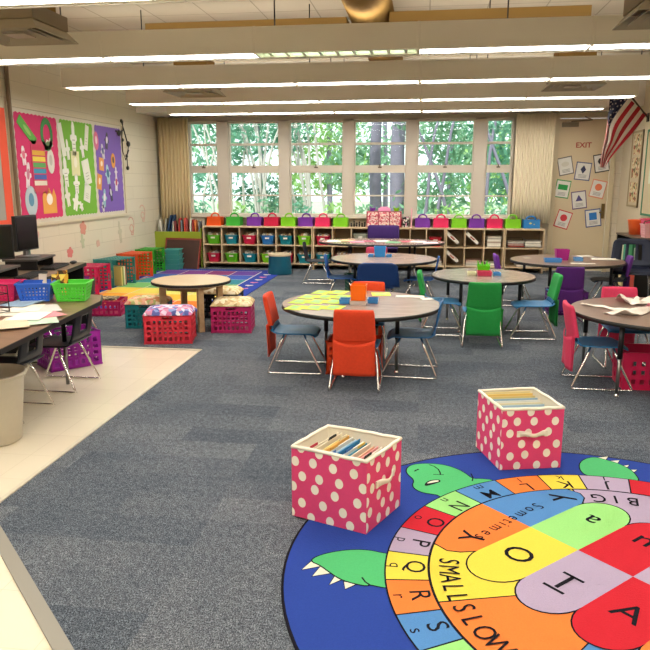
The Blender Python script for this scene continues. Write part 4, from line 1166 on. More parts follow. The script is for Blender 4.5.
# table behind
p = GZ(380, 256.5, TZ); open_bin('blue bin in the middle of the second table', (p[0], p[1], TZ + .0), .15, .13, .13, '#2c83c6', .85)
open_bin('flat blue tray left of the blue bin', (p[0] - .115, p[1], TZ), .07, .14, .025, '#4a94d0', .9, 'tray', 'tray'); open_bin('flat blue tray right of the blue bin', (p[0] + .115, p[1], TZ), .07, .14, .025, '#4a94d0', .9, 'tray', 'tray')
# green table
p = GZ(484, 275, TZ); open_bin('pink tray in the middle of the smaller round table', (p[0], p[1] - .02, TZ), .15, .12, .045, '#c83a5c', .9, 'tray', 'tray')
open_bin('lime green spiky bin standing behind the pink tray', (p[0], p[1] + .12, TZ), .13, .12, .09, '#5cc41e', .8, 'table_bin', 'bin', None, True)
open_bin('small blue tray right of the pink tray', (p[0] + .13, p[1] + .0, TZ), .075, .10, .03, '#4a94d0', .9, 'tray', 'tray')
open_bin('small white tray left of the spiky lime bin', (p[0] - .125, p[1] + .02, TZ), .09, .12, .03, '#d6d6ae', .9, 'tray', 'tray')
# purple table
p = GZ(562, 260, TZ); open_bin('magenta bin in the middle of the dark table by the exit', (p[0], p[1] + .03, TZ), .16, .13, .13, '#a8257f', .85)
p = GZ(556, 261.5, TZ); open_bin('wide blue tray left of the magenta bin', (p[0] - .05, p[1] - .06, TZ), .20, .11, .045, '#4f8fd0', .92, 'tray', 'tray')
p = GZ(575, 260.5, TZ); open_bin('small blue tray right of the magenta bin', (p[0] + .03, p[1] - .02, TZ), .10, .11, .04, '#6aa4da', .92, 'tray', 'tray')
p = GZ(604, 259, TZ); sheet('white paper at the right rim of the dark table by the exit', p[0], p[1], .30, .20, -4, '#e3dccf')
p = GZ(583, 263.5, TZ); sheet('white paper in front of the blue trays on the dark table by the exit', p[0], p[1], .28, .10, -4, '#ded6c8')
p = GZ(585, 256, TZ); sheet('white paper behind the small blue tray on the dark table by the exit', p[0], p[1], .18, .16, 10, '#d9d2c6')
p = GZ(527, 258, TZ); sheet('small pale note on the left part of the dark table by the exit', p[0], p[1], .09, .10, 10, '#cfc6b4')
# oval table papers
cols3 = [('#eee6da', 'white'), ('#e6b98a', 'peach'), ('#d98aa0', 'pink'), ('#a0405a', 'wine red'), ('#ece6dc', 'cream'), ('#6fa87a', 'green'), ('#b04a5c', 'dark red'), ('#e8e0d4', 'off white'), ('#e9c7d0', 'pale pink')]
for k, (c, n_) in enumerate(cols3):
    sheet('%s sheet spread on the wide oval table' % n_, -1.30 + k * .175, 10.12 + .12 * math.sin(k * 2.2), .21, .27, [4, -12, 8, 0, 16, -6, 10, -10, 5][k], c, .621 + .0013 * (k % 3), 'sheets on the oval table')
# white cloth strips, crumpled
def strip(label, P, w, col='#e8ddd0', amp=.02, z=TZ, seed=1, name='cloth_strip'):
    P = [Vector((a, b_, 0)) for a, b_ in P]; q = MB()
    def f(u, v):
        s_ = u * (len(P) - 1); i = min(int(s_), len(P) - 2); c = P[i].lerp(P[i + 1], s_ - i); d = (P[i + 1] - P[i]).normalized(); n = Vector((-d.y, d.x, 0))
        tw = math.cos(u * 7 + seed) ; e = (v - .5) * w
        return c + n * e * (.75 + .25 * tw) + Vector((0, 0, z + .003 + amp * (1 + math.sin(u * 13 + seed + v * 2.5)) * (.55 + .45 * math.sin(v * 5 + u * 6))))
    q.grid(f, 30, 8)
    return tag(q.build(name, fab(col), smooth=True, solid=.002), label, 'cloth', 'crumpled cloth strips')
g2 = lambda *a: [GZ(x, y, TZ)[:2] for x, y in a]
strip('long flat white cloth strip on the left of the right hand table', g2((583, 304.5), (600, 307), (615, 309.5), (632, 311)), .10, amp=.006, seed=1)
strip('white cloth strip crossing in front of the long flat one', g2((604, 314), (618, 314.5), (632, 315), (642, 313.5), (656, 307)), .10, amp=.022, seed=3)
strip('white cloth strip rising behind the others on the right hand table', g2((622, 299), (630, 304), (640, 305), (652, 300)), .13, amp=.03, seed=5)
strip('pink cloth scrap at the right edge of the picture', g2((646, 308), (664, 306)), .10, '#dc8a98', amp=.02, seed=2)

# ------------------------------------------------------------------ left work table
t = thing('work_table', 'brown work table with baskets at the left edge of the tiles', 'table', (-2.33, 4.86, 0), R(0))
LZ = .65
P = [(0.05, -.25), (.20, -1.70), (-.75, -1.90), (-1.6, -1.6), (-1.5, -.1), (-.55, .10), (-.06, .0)]
q = MB(); q.poly([(x, y, LZ - .028) for x, y in P][::-1], .028, (0, 0, 1)); q.build('tabletop', mat_wood('table_brown', '#74563f', '#8d6c50', .3, (3, 16, 16), .6), t)
q = MB()
for i in range(len(P)): q.bar((P[i][0], P[i][1], LZ - .014), (P[(i + 1) % len(P)][0], P[(i + 1) % len(P)][1], LZ - .014), .008, .030)
q.build('edge_band', M_EDGE, t)
for (x, y) in ((-.28, -.20), (-.20, -1.6), (-1.3, -.3), (-1.3, -1.5)):
    q = MB(); q.tube([(x, y, LZ - .03), (x, y, .30)], .018, 10); o = q.build('leg', M_DARKMET, t, smooth=True)
    q = MB(); q.tube([(x, y, .30), (x, y, 0)], .013, 10); q.build('lower_tube', M_EL, o, smooth=True)
chair('black plastic chair pushed under the work table next to the purple crate', -2.65, 4.62, 90, NAVY, sc=1.04, slots=True, group='black chairs at the work table')
chair('black plastic chair pushed under the work table beside the waste bin', -2.67, 3.98, 90, NAVY, sc=1.04, slots=True, group='black chairs at the work table')
up_crate('purple milk crate on the tiles behind the black chairs', -2.88, 5.20, 4, '#9a1f9c', .42, .32, .29)
for (x, y, rz, c, lb) in ((-2.49, 4.62, 14, '#56cf3f', 'bright green basket on the corner of the work table'), (-2.745, 4.57, 20, '#2f62c4', 'blue basket between the pink and green ones on the work table'), (-2.99, 4.56, 10, '#d42c68', 'hot pink basket left of the blue one on the work table')):
    t = thing('plastic_basket', lb, 'basket', (x, y, LZ + .004), R(rz), 'baskets on the work table')
    holed(t, .235, .20, .13, c, .80, 8, 4)
q = MB(); q.box(-.06, .06, -.002, .002, 0, .15); q.box(-.02, .05, .008, .012, .02, .18); o = q.build('picture_card', mat_patch('card_print', ['#d99a2a', '#3a2a1a', '#e6c25a', '#7a4a1c'], 30)); o.location = (-2.66, 4.66, LZ + .02); o.rotation_euler = (R(-14), 0, R(10)); tag(o, 'yellow and brown picture cards sticking out between the blue and green baskets', 'card')
o.location = (-2.62, 4.66, LZ + .03)
q = MB().box(-.03, .03, -.002, .002, 0, .16); o = q.build('note_card', paper('#d9cbb4')); o.location = (-2.75, 4.66, LZ + .02); o.rotation_euler = (R(-6), 0, 0); tag(o, 'cream card standing in the blue basket', 'card')
rr = random.Random(5)
lp = [('white', '#e6dccb'), ('cream', '#e3d3ba'), ('pale pink', '#e2b3ae'), ('pale grey', '#cfcac2'), ('ivory', '#e9e0cf'), ('mint', '#b9d0b4'), ('rose', '#d98c92'), ('pale blue', '#8fa6bb'), ('light tan', '#d9c3a4'), ('snow white', '#efe8dc')]
for k, (n_, c) in enumerate(lp):
    p = GZ([8, 18, 36, 44, 26, 40, 40, 22, 10, 30][k], [312, 321, 314, 309, 309, 321, 317, 304.5, 326, 318][k], LZ + .002)
    sheet('%s loose paper in the pile in front of the baskets' % n_, p[0], p[1], .20, .27, rr.uniform(-40, 40), c, LZ + .001 + .0016 * k, 'loose papers on the work table')
t = thing('wire_rack', 'thin black wire rack standing on the papers at the left edge', 'rack', (-2.70, 3.86, LZ + .018), R(-20))
q = MB()
q.tube([(0, 0, 0), (0, 0, .17), (-.3, 0, .17), (-.3, 0, 0)], .004, 6); q.tube([(0, .2, 0), (0, .2, .17), (-.3, .2, .17), (-.3, .2, 0)], .004, 6)
for z_ in (.004, .06, .12): q.tube([(0, 0, z_), (0, .2, z_), (-.3, .2, z_), (-.3, 0, z_)], .003, 5, closed=True)
q.build('wire_frame', M_DARKMET, t)

# ------------------------------------------------------------------ computer desk
t = thing('computer_desk', 'long brown desk with black end panels along the left wall under the boards', 'desk', (-3.50, 6.80, 0), R(9.5))
q = MB(); q.box(-.72, 0, -2.6, 0, .622, .65); q.build('desktop', mat_wood('desk_brown', '#6f5a48', '#87705b', .35, (3, 14, 14)), t)
q = MB(); q.box(0, .006, -2.6, 0, .618, .652); q.box(-.72, 0, 0, .006, .618, .652); q.build('edge_band', M_EDGE, t)
for y in (-.05, -1.3, -2.5):
    q = MB(); q.box(-.66, -.02, y, y + .03, 0, .62); q.build('end_panel', M_BLACK, t)
MB().box(-.66, -.64, -2.5, -.05, .25, .62).build('modesty_panel', M_BLACK, t)
def onDesk(lx, ly, z=0):
    c, s_ = math.cos(R(9.5)), math.sin(R(9.5)); return (-3.50 + lx * c - ly * s_, 6.80 + lx * s_ + ly * c, .652 + z)
M_SCR = mat('screen_glass', '#060708', .18, spec=.6)
def monitor(label, lx, ly, rz, w=.42, h=.27, lift=.11):
    t = thing('monitor', label, 'monitor', onDesk(lx, ly, lift), R(rz), 'black computer monitors')
    MB().box(-w / 2, w / 2, -.02, .02, .06, .06 + h).build('screen_housing', M_BLACK, t, bevel=.006)
    MB().box(-w / 2 + .015, w / 2 - .015, -.0225, -.0195, .075, .045 + h).build('screen', M_SCR, t)
    q = MB(); q.box(-.025, .025, 0, .03, .005, .12); q.lathe([(0, 0), (.11, 0), (.11, .008), (0, .014)], n=24); q.build('stand', mat('grey_stand', '#6e6a68', .4), t)
def riser(label, lx, ly):
    t = thing('monitor_riser', label, 'stand', onDesk(lx, ly), R(9.5), 'dark monitor risers')
    MB().box(-.17, .17, -.24, .24, .085, .105).build('riser_top', mat('riser_grey', '#4b4643', .4), t, bevel=.003)
    for y in (-.22, .20): MB().box(-.15, .15, y, y + .02, 0, .085).build('riser_leg', M_DARKMET, t)
for k, (ly, rz, nm) in enumerate(((-.40, 88, 'right hand one'), (-1.28, 45, 'next to it further left'))):
    riser('dark grey riser under the black monitor, %s' % ['nearest the wall boards corner', 'further left'][k], -.42, ly)
    monitor('black computer monitor on a riser at the left wall, %s' % nm, -.44, ly, rz, .36 if k == 0 else .46, .34 if k == 0 else .30)
for k, (lx, ly) in enumerate(((-.17, -.42), (-.16, -1.05))):
    t = thing('keyboard', 'black keyboard on the desk in front of the %s monitor' % ['right hand', 'left hand'][k], 'keyboard', onDesk(lx, ly), R(9.5 + 90), 'black keyboards')
    MB().box(-.21, .21, -.07, .07, 0, .018).build('key_tray', M_BLACK, t, bevel=.003)
    q = MB()
    for r_ in range(5):
        for c_ in range(15): q.box(-.20 + c_ * .0268, -.20 + c_ * .0268 + .022, -.06 + r_ * .025, -.06 + r_ * .025 + .02, .018, .024)
    q.build('keys', mat('key_grey', '#1d1c1d', .5), t)
q = MB(); q.lathe2([(math.sin(PI * i / 8), -math.cos(PI * i / 8)) for i in range(9)], (0, 0, .015), 14, .03, .055, .017); o = q.build('computer_mouse', M_BLACK, smooth=True); o.location = onDesk(-.10, -.09); tag(o, 'black computer mouse at the far end of the desk', 'mouse')
q = MB().box(-.10, .10, -.005, .005, 0, .08); o = q.build('pink_folder', mat('rose', '#d88f96', .7)); o.name = 'framed_card'; o.location = onDesk(-.60, -.20); o.rotation_euler = (R(-10), 0, R(80)); tag(o, 'small pink card leaning behind the keyboards', 'card')
q = MB().lathe([(0, 0), (.03, 0), (.035, .10), (.03, .10), (.026, .006), (0, .006)], n=16); o = q.build('cup', plas('#9fc0b0')); o.location = onDesk(-.50, -.24, .107); tag(o, 'pale green cup right of the right hand monitor', 'cup')
chair('black plastic chair at the computer desk below the right hand monitor', -3.29, 6.00, 95, NAVY, sc=1.0, slots=False, group='black chairs at the computer desk')
chair('black plastic chair at the computer desk below the left hand monitor', -3.16, 5.35, 95, NAVY, sc=1.0, slots=False, group='black chairs at the computer desk')
up_crate('purple milk crate standing past the end of the computer desk', -4.10, 7.45, 6, '#8f1f86', .40, .34, .40, nx=7, nz=5)

# ------------------------------------------------------------------ boards on the left wall
def WX(px, py, X=XL):
    Xc = (.99009, -.02888, -.13742); Yc = (.14042, .20362, .96893); Zc = (0, .97862, -.20565)
    c = (px - 325, 325 - py, 690)
    r = [sum(a * b_ for a, b_ in zip(c, v)) for v in (Xc, Yc, Zc)]; t = X / r[0]
    return (r[1] * t, r[2] * t + 1.5)
t = thing('bulletin_board', 'long bulletin board in pink, green and purple sections on the left block wall', 'bulletin board', (XL, 0, 0))
q = MB(); q.box(.0, .012, 7.47, 10.46, .97, 2.33); q.build('backing', M_TRIM, t)
q = MB(); q.box(.0, .03, 7.45, 10.48, .95, .99); q.box(.0, .03, 7.45, 10.48, 2.31, 2.35); q.box(.0, .03, 7.45, 7.49, .99, 2.31); q.box(.0, .03, 10.44, 10.48, .99, 2.31); q.build('frame', mat('cream_frame', '#cfc3a8', .5), t, bevel=.003)
for (a, b_, c, n_) in ((7.58, 8.50, '#cf2f68', 'hot pink paper section with scalloped edge'), (8.59, 9.47, '#72ad35', 'green paper section with scalloped edge'), (9.56, 10.39, '#7a5cae', 'purple paper section with scalloped edge')):
    q = MB(); P = []
    z0, z1 = 1.045, 2.255; n = 22; s_ = .014
    P += [(a + (b_ - a) * k / n, z0 - (s_ if k % 2 else 0)) for k in range(n)]
    P += [(b_ + (s_ if k % 2 else 0), z0 + (z1 - z0) * k / n) for k in range(n)]
    P += [(b_ - (b_ - a) * k / n, z1 + (s_ if k % 2 else 0)) for k in range(n)]
    P += [(a - (s_ if k % 2 else 0), z1 - (z1 - z0) * k / n) for k in range(n)]
    q.poly([(.0125, y, z) for y, z in P], .002, (1, 0, 0)); o = q.build('section_paper', paper(c), t); o['label'] = n_
def card(label, px, py, w, h, rot, col, shape='rect', marks=None, X=XL, off=.016, cat='paper cutout', group='cutouts on the bulletin board', name='paper_cutout', place=None, sgn=1):
    y, z = place or WX(px, py, X)
    q = MB(); c_, s_ = math.cos(R(rot)), math.sin(R(rot))
    def T(P, d=0): return [(sgn * d, p[0] * c_ - p[1] * s_, p[0] * s_ + p[1] * c_) for p in P]
    hw, hh = w / 2, h / 2
    if shape == 'rect': P = [(-hw, -hh), (hw, -hh), (hw, hh), (-hw, hh)]
    elif shape == 'round': P = [(hw * math.cos(2 * PI * k / 24), hh * math.sin(2 * PI * k / 24)) for k in range(24)]
    elif shape == 'figure': P = [(-hw * .5, -hh), (-hw * .1, -hh), (0, -hh * .55), (hw * .1, -hh), (hw * .5, -hh), (hw * .55, -hh * .2), (hw, -hh * .05), (hw * .9, hh * .2), (hw * .4, hh * .25), (hw * .45, hh * .7), (hw * .2, hh), (-hw * .2, hh), (-hw * .45, hh * .7), (-hw * .4, hh * .25), (-hw * .9, hh * .2), (-hw, -hh * .05), (-hw * .55, -hh * .2)]
    elif shape == 'crown': P = [(-hw, -hh), (hw, -hh), (hw, hh * .3), (hw * .7, hh * .9), (hw * .4, hh * .4), (0, hh), (-hw * .4, hh * .4), (-hw * .7, hh * .9), (-hw, hh * .3)]
    elif shape == 'ring':
        P = None
        for k in range(24):
            a0, a1 = 2 * PI * k / 24, 2 * PI * (k + 1) / 24
            q.use(paper(col)).poly(T([(hw * math.cos(a0), hh * math.sin(a0)), (hw * math.cos(a1), hh * math.sin(a1)), (hw * .6 * math.cos(a1), hh * .6 * math.sin(a1)), (hw * .6 * math.cos(a0), hh * .6 * math.sin(a0))]), .003, (sgn, 0, 0))
    elif shape == 'flower': P = [(hw * (.72 + .28 * abs(math.cos(2.5 * a))) * math.cos(a), hh * (.72 + .28 * abs(math.cos(2.5 * a))) * math.sin(a)) for a in [2 * PI * k / 40 for k in range(40)]]
    elif shape == 'scroll':
        P = None; Q = [((.25 + .75 * k / 36) * hw * math.cos(.42 * k), -hh + 2 * hh * k / 36 * .5 + hh * .5 + (.25 + .75 * k / 36) * hh * .5 * math.sin(.42 * k)) for k in range(37)]
        for k in range(36):
            a_, b__ = Vector(Q[k]), Vector(Q[k + 1]); d_ = (b__ - a_).normalized(); n_ = Vector((-d_.y, d_.x)) * .009
            q.use(paper(col)).poly(T([a_ - n_, b__ - n_, b__ + n_, a_ + n_]), .003, (sgn, 0, 0))
    if P: q.use(paper(col)).poly(T(P), .003, (sgn, 0, 0))
    if marks == 'rainbow':
        for k, c in enumerate(['#c7355a', '#d8a63c', '#e6cf4c', '#5aa45a', '#3c8fb0', '#4a5fa8', '#e3d9c6', '#c7485a']):
            z0 = hh * .86 - k * h * .115; q.use(paper(c)).poly(T([(-hw * .85, z0 - h * .09), (hw * .85, z0 - h * .09), (hw * .85, z0), (-hw * .85, z0)], .0034))
    elif marks == 'lines':
        for k in range(3): q.use(paper('#8a8478')).poly(T([(-hw * .4, -hh * .1 - k * h * .12), (hw * .4, -hh * .1 - k * h * .12), (hw * .4, -hh * .06 - k * h * .12), (-hw * .4, -hh * .06 - k * h * .12)], .0034))
    elif marks: q.use(paper(marks)).poly(T([(hw * .45 * math.cos(2 * PI * k / 12), hh * .45 * math.sin(2 * PI * k / 12) + hh * .1) for k in range(12)], .0034))
    o = q.build(name, norm=False); o.location = (X + sgn * off, y, z); return tag(o, label, cat, group)
f_ = lambda x, y: (x * .2154, 100 + y * .2154)
CARDS = [
 ('green slanted banner strip at the top left of the pink section', 118, 142, .42, .12, -38, '#5fa84a', 'rect', '#8fc26a'),
 ('green wreath ring at the top right of the pink section', 210, 160, .28, .40, 0, '#3f8a4a', 'ring', None),
 ('white cutout pair below the green wreath', 215, 205, .22, .12, 20, '#e2dcd0', 'crown', '#6b8a5c'),
 ('white flower cutout left above the rainbow chart', 103, 258, .14, .22, 5, '#ead9dc', 'figure', '#d8748a'),
 ('tall rainbow striped chart in the middle of the pink section', 178, 312, .33, .62, 0, '#c8405f', 'rect', 'rainbow'),
 ('round pale balloon cutout right of the rainbow chart', 230, 285, .17, .30, 0, '#d9d5cc', 'round', '#bcb8ae'),
 ('white leaf cutout low left of the rainbow chart', 124, 350, .14, .30, -10, '#e6d8dc', 'figure', '#c47a90'),
 ('pale blue globe cutout at the bottom left of the pink section', 140, 470, .26, .36, 0, '#b8c6cc', 'round', '#5f8fa8'),
 ('yellow and orange crown cutout at the bottom right of the pink section', 225, 466, .32, .32, 0, '#e3a04a', 'crown', '#f0e6da'),
 ('tall white strip at the top left of the green section', 281, 185, .10, .42, 12, '#dfe0d2', 'rect', None),
 ('white figure at the top centre of the green section', 335, 180, .18, .44, 0, '#e4e4d8', 'figure', 'lines'),
 ('tall white strip at the top right of the green section', 395, 175, .10, .34, -14, '#dcdccc', 'rect', 'lines'),
 ('small white figure below the top left strip of the green section', 308, 230, .12, .26, 6, '#e0e0d4', 'figure', None),
 ('small white figure below the top right strip of the green section', 375, 222, .13, .26, 10, '#e2e0d6', 'figure', None),
 ('cream card with yellow centre in the middle of the green section', 345, 295, .22, .32, 0, '#ded9a8', 'rect', '#ece6cf'),
 ('white figure left of the cream card in the green section', 299, 335, .18, .38, 4, '#e2e2d8', 'figure', 'lines'),
 ('white sheet right of the cream card in the green section', 397, 335, .20, .34, 14, '#dedfd2', 'rect', 'lines'),
 ('white figure below the cream card in the green section', 350, 388, .18, .26, 0, '#e6e4da', 'figure', 'lines'),
 ('white curl at the lower left of the green section', 308, 445, .15, .28, 12, '#dfded2', 'figure', None),
 ('white cluster at the bottom centre of the green section', 348, 472, .20, .24, -20, '#e8e6dc', 'figure', None),
 ('white card at the lower right of the green section', 400, 432, .18, .24, -16, '#e0e0d2', 'rect', 'lines'),
 ('small white cutout at the very bottom of the green section', 372, 492, .12, .14, 30, '#e4e2d8', 'figure', None),
 ('pink round cutout at the top left of the purple section', 441, 190, .14, .26, 0, '#d3708c', 'round', '#e8c6cc'),
 ('black and white figure at the top of the purple section', 490, 190, .14, .24, -10, '#5a5560', 'figure', '#ddd6dc'),
 ('pale grey figure below the pink round one in the purple section', 472, 240, .14, .22, 12, '#c9c2cc', 'figure', '#5f6a88'),
 ('orange card left of centre in the purple section', 466, 298, .15, .18, -6, '#e09a5c', 'rect', '#ecd8c0'),
 ('orange round cutout right of centre in the purple section', 520, 282, .14, .22, 0, '#dd9a4e', 'round', '#5a4640'),
 ('pale blue figure in the centre of the purple section', 496, 345, .18, .28, 8, '#a8c6cf', 'figure', '#3f6f88'),
 ('small orange card at the left lower part of the purple section', 457, 380, .14, .22, -12, '#d99850', 'rect', '#e8d6b8'),
 ('white figure at the right lower part of the purple section', 535, 385, .14, .24, -6, '#dcd6dc', 'figure', '#b85a6a'),
 ('dark figure low right of centre in the purple section', 510, 432, .12, .24, 12, '#4a4a58', 'figure', '#c9c6cc'),
 ('blue and white figure low left in the purple section', 480, 455, .16, .26, -8, '#8fb6c4', 'figure', '#e2dee2'),
 ('small pale figure at the very bottom of the purple section', 474, 496, .10, .14, 10, '#cfc9cf', 'figure', '#444450'),
 ('white figure between the orange round one and the purple right edge', 533, 335, .10, .16, 0, '#d6d0da', 'figure', None),
]
for (lb, x, y, w, h, r_, c, sh, mk) in CARDS:
    p = f_(x, y); card(lb, p[0], p[1], w, h, r_, c, sh, mk)
# grey board with orange border further left
t = thing('framed_board', 'grey board with a wide orange border at the far left of the wall', 'board', (XL + .002, 0, 0))
q = MB(); q.box(0, .012, 5.2, 7.36, 1.04, 2.22); q.build('board_face', mat('board_grey', '#a09a90', .6), t)
q = MB(); q.box(0, .016, 5.1, 7.40, .98, 1.06); q.box(0, .016, 5.1, 7.40, 2.19, 2.28); q.box(0, .016, 7.26, 7.40, 1.06, 2.19); q.box(0, .016, 5.1, 5.22, 1.06, 2.19); q.build('border', paper('#e8583a'), t)
# painted paper flowers on the wall
DEC = [('small red tulip head with green leaves on the wall below the board', 83, 228, .19, .20, '#c98a78', 'flower', None), ('pale green leaves under the red tulip on the wall', 82.5, 241, .13, .20, '#b4b898', 'figure', None),
       ('red oval flower on the wall above the computer desk', 70, 252.5, .17, .15, '#cc7a72', 'flower', None), ('tiny pink flower on the wall right of the red tulip', 98, 243, .10, .10, '#cfa894', 'crown', None),
       ('pale green tall plant drawing on the wall left of the pink scrolls', 120, 232, .14, .34, '#bcb79c', 'figure', None), ('large pink scroll drawing on the wall', 132, 229, .22, .42, '#d2a592', 'scroll', None), ('upper pink scroll drawing near the corner', 143, 216, .22, .40, '#d4ac98', 'scroll', None),
       ('thin pink curl drawing on the wall beside the monitor', 37, 236, .10, .12, '#cf9f9a', 'scroll', None)]
for lb, x, y, w, h, c, sh, mk in DEC: card(lb, x, y, w, h, 8, c, sh, mk, off=0, cat='wall decoration', group='paper flowers on the left wall', name='paper_flower')
# black wire ornament hanging on the wall
q = MB()
Q_ = lambda x, y, d=.03: (XL + d, *WX(x, y))
q.tube([Q_(119, 121), Q_(122, 130), Q_(125, 141), Q_(127, 145)], .010, 6); q.tube([Q_(121, 121), Q_(120, 136), Q_(121, 152)], .007, 6)
q.tube([Q_(127, 145), Q_(125, 156), Q_(126, 168)], .007, 6); q.tube([Q_(114, 131), Q_(118, 133), Q_(121, 130)], .012, 6); q.tube([Q_(121, 152), Q_(124, 160), Q_(127, 150)], .007, 6)
for (x, y, r_) in ((119.5, 121, .03), (117, 133, .045), (126.5, 144, .045), (125, 156, .03), (126, 168, .035), (121, 140, .025)): q.ball(Q_(x, y), r_ * .6, r_, r_, 8, 6)
tag(q.build('wire_ornament', mat('ornament_black', '#2a2a26', .6)), 'dark wire ornament hanging on the wall right of the purple section', 'ornament')

# ------------------------------------------------------------------ posters on the exit door
def poster(label, px, py, w, h, rot, border, shape, scol):
    Xc = (.99009, -.02888, -.13742); Yc = (.14042, .20362, .96893); Zc = (0, .97862, -.20565)
    c = (px - 325, 325 - py, 690); r = [sum(a * b_ for a, b_ in zip(c, v)) for v in (Xc, Yc, Zc)]; t_ = 12.016 / r[1]
    x, z = r[0] * t_, r[2] * t_ + 1.5
    q = MB(); c_, s_ = math.cos(R(rot)), math.sin(R(rot))
    def T(P, d): return [(p[0] * c_ - p[1] * s_, -d, p[0] * s_ + p[1] * c_) for p in P]
    rc = lambda k, cy=0, hh=1: [(-w / 2 * k, cy - h / 2 * k * hh), (w / 2 * k, cy - h / 2 * k * hh), (w / 2 * k, cy + h / 2 * k * hh), (-w / 2 * k, cy + h / 2 * k * hh)]
    q.use(paper(border)).poly(T(rc(1), 0), .002, (0, -1, 0))
    q.use(paper('#dcd8d0')).poly(T(rc(.88), .0026))
    s = w * .24; cy = h * .10
    S = {'circle': [(s * math.cos(2 * PI * k / 20), cy + s * math.sin(2 * PI * k / 20)) for k in range(20)], 'square': [(-s, cy - s), (s, cy - s), (s, cy + s), (-s, cy + s)], 'rectangle': [(-s * 1.35, cy - s * .75), (s * 1.35, cy - s * .75), (s * 1.35, cy + s * .75), (-s * 1.35, cy + s * .75)],
         'triangle': [(-s, cy - s * .8), (s, cy - s * .8), (0, cy + s)], 'diamond': [(0, cy - s * 1.15), (s * .75, cy), (0, cy + s * 1.15), (-s * .75, cy)], 'hexagon': [(s * math.cos(PI * k / 3), cy + s * math.sin(PI * k / 3)) for k in range(6)], 'oval': [(s * 1.1 * math.cos(2 * PI * k / 20), cy + s * .7 * math.sin(2 * PI * k / 20)) for k in range(20)]}[shape]
    q.use(paper(scol)).poly(T(S, .0034))
    q.use(paper('#8f8c8c'))
    for k in range(3):
        z_ = -h * (.20 + .07 * k); q.poly(T([(-w * .26, z_ - .004), (w * .26, z_ - .004), (w * .26, z_ + .004), (-w * .26, z_ + .004)], .0034))
    o = q.build('shape_poster', norm=False); o.location = (x, 12.016, z); tag(o, label, 'poster', 'shape posters on the exit door')
for a in (('shape poster with pale oval and dark border at the top left of the door', 565.5, 166, .235, .29, 12, '#6f6a66', 'oval', '#d0cabc'), ('shape poster with a dark diamond and blue grey border', 583, 171.3, .245, .29, -6, '#5f6684', 'diamond', '#2f3350'),
          ('shape poster with a black hexagon partly behind the flag', 601.5, 163, .235, .29, 10, '#3a3a38', 'hexagon', '#1d1d1f'), ('shape poster with a green rectangle', 562.5, 189, .235, .29, -8, '#4f9a5a', 'rectangle', '#2f9e4f'),
          ('shape poster with an orange circle and salmon border', 598, 189, .235, .29, -12, '#d98a72', 'circle', '#e07a54'), ('shape poster with a purple triangle', 579, 200, .235, .29, 8, '#6a5a7a', 'triangle', '#4f4478'),
          ('shape poster with a red circle and red border', 563, 219.5, .235, .29, -16, '#c9484a', 'circle', '#d23c44'), ('shape poster with a blue square', 593, 218, .25, .29, 8, '#4a5a8a', 'square', '#2f78c0')): poster(*a)

# ------------------------------------------------------------------ flag
def PX(px, py, Y):
    Xc = (.99009, -.02888, -.13742); Yc = (.14042, .20362, .96893); Zc = (0, .97862, -.20565)
    c = (px - 325, 325 - py, 690); r = [sum(a * b_ for a, b_ in zip(c, v)) for v in (Xc, Yc, Zc)]; t_ = Y / r[1]
    return Vector((r[0] * t_, Y, r[2] * t_ + 1.5))
t = thing('flag', 'red white and blue striped flag with stars drooping from a pole on the right wall', 'flag', (3.122, 10.80, 2.375))
o0 = Vector((3.122, 10.80, 2.375))
q = MB(); q.tube([Vector((0, 0, 0)), PX(630, 95, 10.40) - o0], .012, 8); q.ball(PX(629.6, 94.6, 10.40) - o0, .02, n=10, m=6); q.build('pole', mat('pole_dark', '#3a2f26', .4), t, smooth=True)
q = MB().box(-.004, .016, -.04, .04, -.06, .06); q.build('bracket', M_DARKMET, t, bevel=.004)
PA = [(610, 97.5, 10.50), (608.5, 112, 10.50), (605.5, 135, 10.47), (602, 152, 10.45), (600, 167, 10.42)]
PBm = [(628.5, 98, 10.40), (611.5, 122, 10.44), (608, 140, 10.44), (604, 154, 10.43), (602.5, 167.5, 10.42)]
PC = [(647, 114, 10.74), (634, 131, 10.66), (620, 147, 10.58), (610, 159, 10.50), (605, 167, 10.44)]
def ev(P, t_):
    s_ = t_ * (len(P) - 1); i = min(int(s_), len(P) - 2); f = s_ - i
    def g(k): return Vector(P[max(0, min(len(P) - 1, k))])
    a, b_, c, d = g(i - 1), g(i), g(i + 1), g(i + 2)
    return .5 * ((2 * b_) + (c - a) * f + (2 * a - 5 * b_ + 4 * c - d) * f * f + (3 * b_ - a - 3 * c + d) * f ** 3)
def fl(u, v):   # u along hoist 0..1, v along fly
    if u < .54: k = u / .54; p = ev(PA, v).lerp(ev(PBm, v), k)
    else: k = (u - .54) / .46; p = ev(PBm, v).lerp(ev(PC, v), k)
    p.z += .09 * math.sin(u * 15 + v * 4) * (.3 + .7 * v)
    return PX(p.x, p.y, p.z) - o0
FR, FW, FB = fab('#b3202e'), fab('#ddd3c6'), fab('#1a2242')
def fm(u, v):
    if u < 7 / 13 and v < .34: return FB
    return FR if int(u * 13) % 2 == 0 else FW
q = MB(); q.grid(fl, 52, 48, fm)
q.build('cloth', None, t, smooth=True, solid=.003)
q = MB(); q.use(FW)
for r_ in range(5):
    for c_ in range(5):
        u, v = .05 + r_ * .105, .03 + c_ * .066 + (.02 if r_ % 2 else 0)
        p = fl(u, v); du = (fl(u + .02, v) - p).normalized(); dv = (fl(u, v + .02) - p).normalized(); n = du.cross(dv).normalized()
        if n.y > 0: n = -n
        e2 = n.cross(du).normalized()
        for side in (1,):
            q._f([q.bm.verts.new(p + n * .004 + (du * math.cos(a) + e2 * math.sin(a)) * (.016 if k % 2 == 0 else .007)) for k, a in enumerate([PI * j / 5 for j in range(10)])])
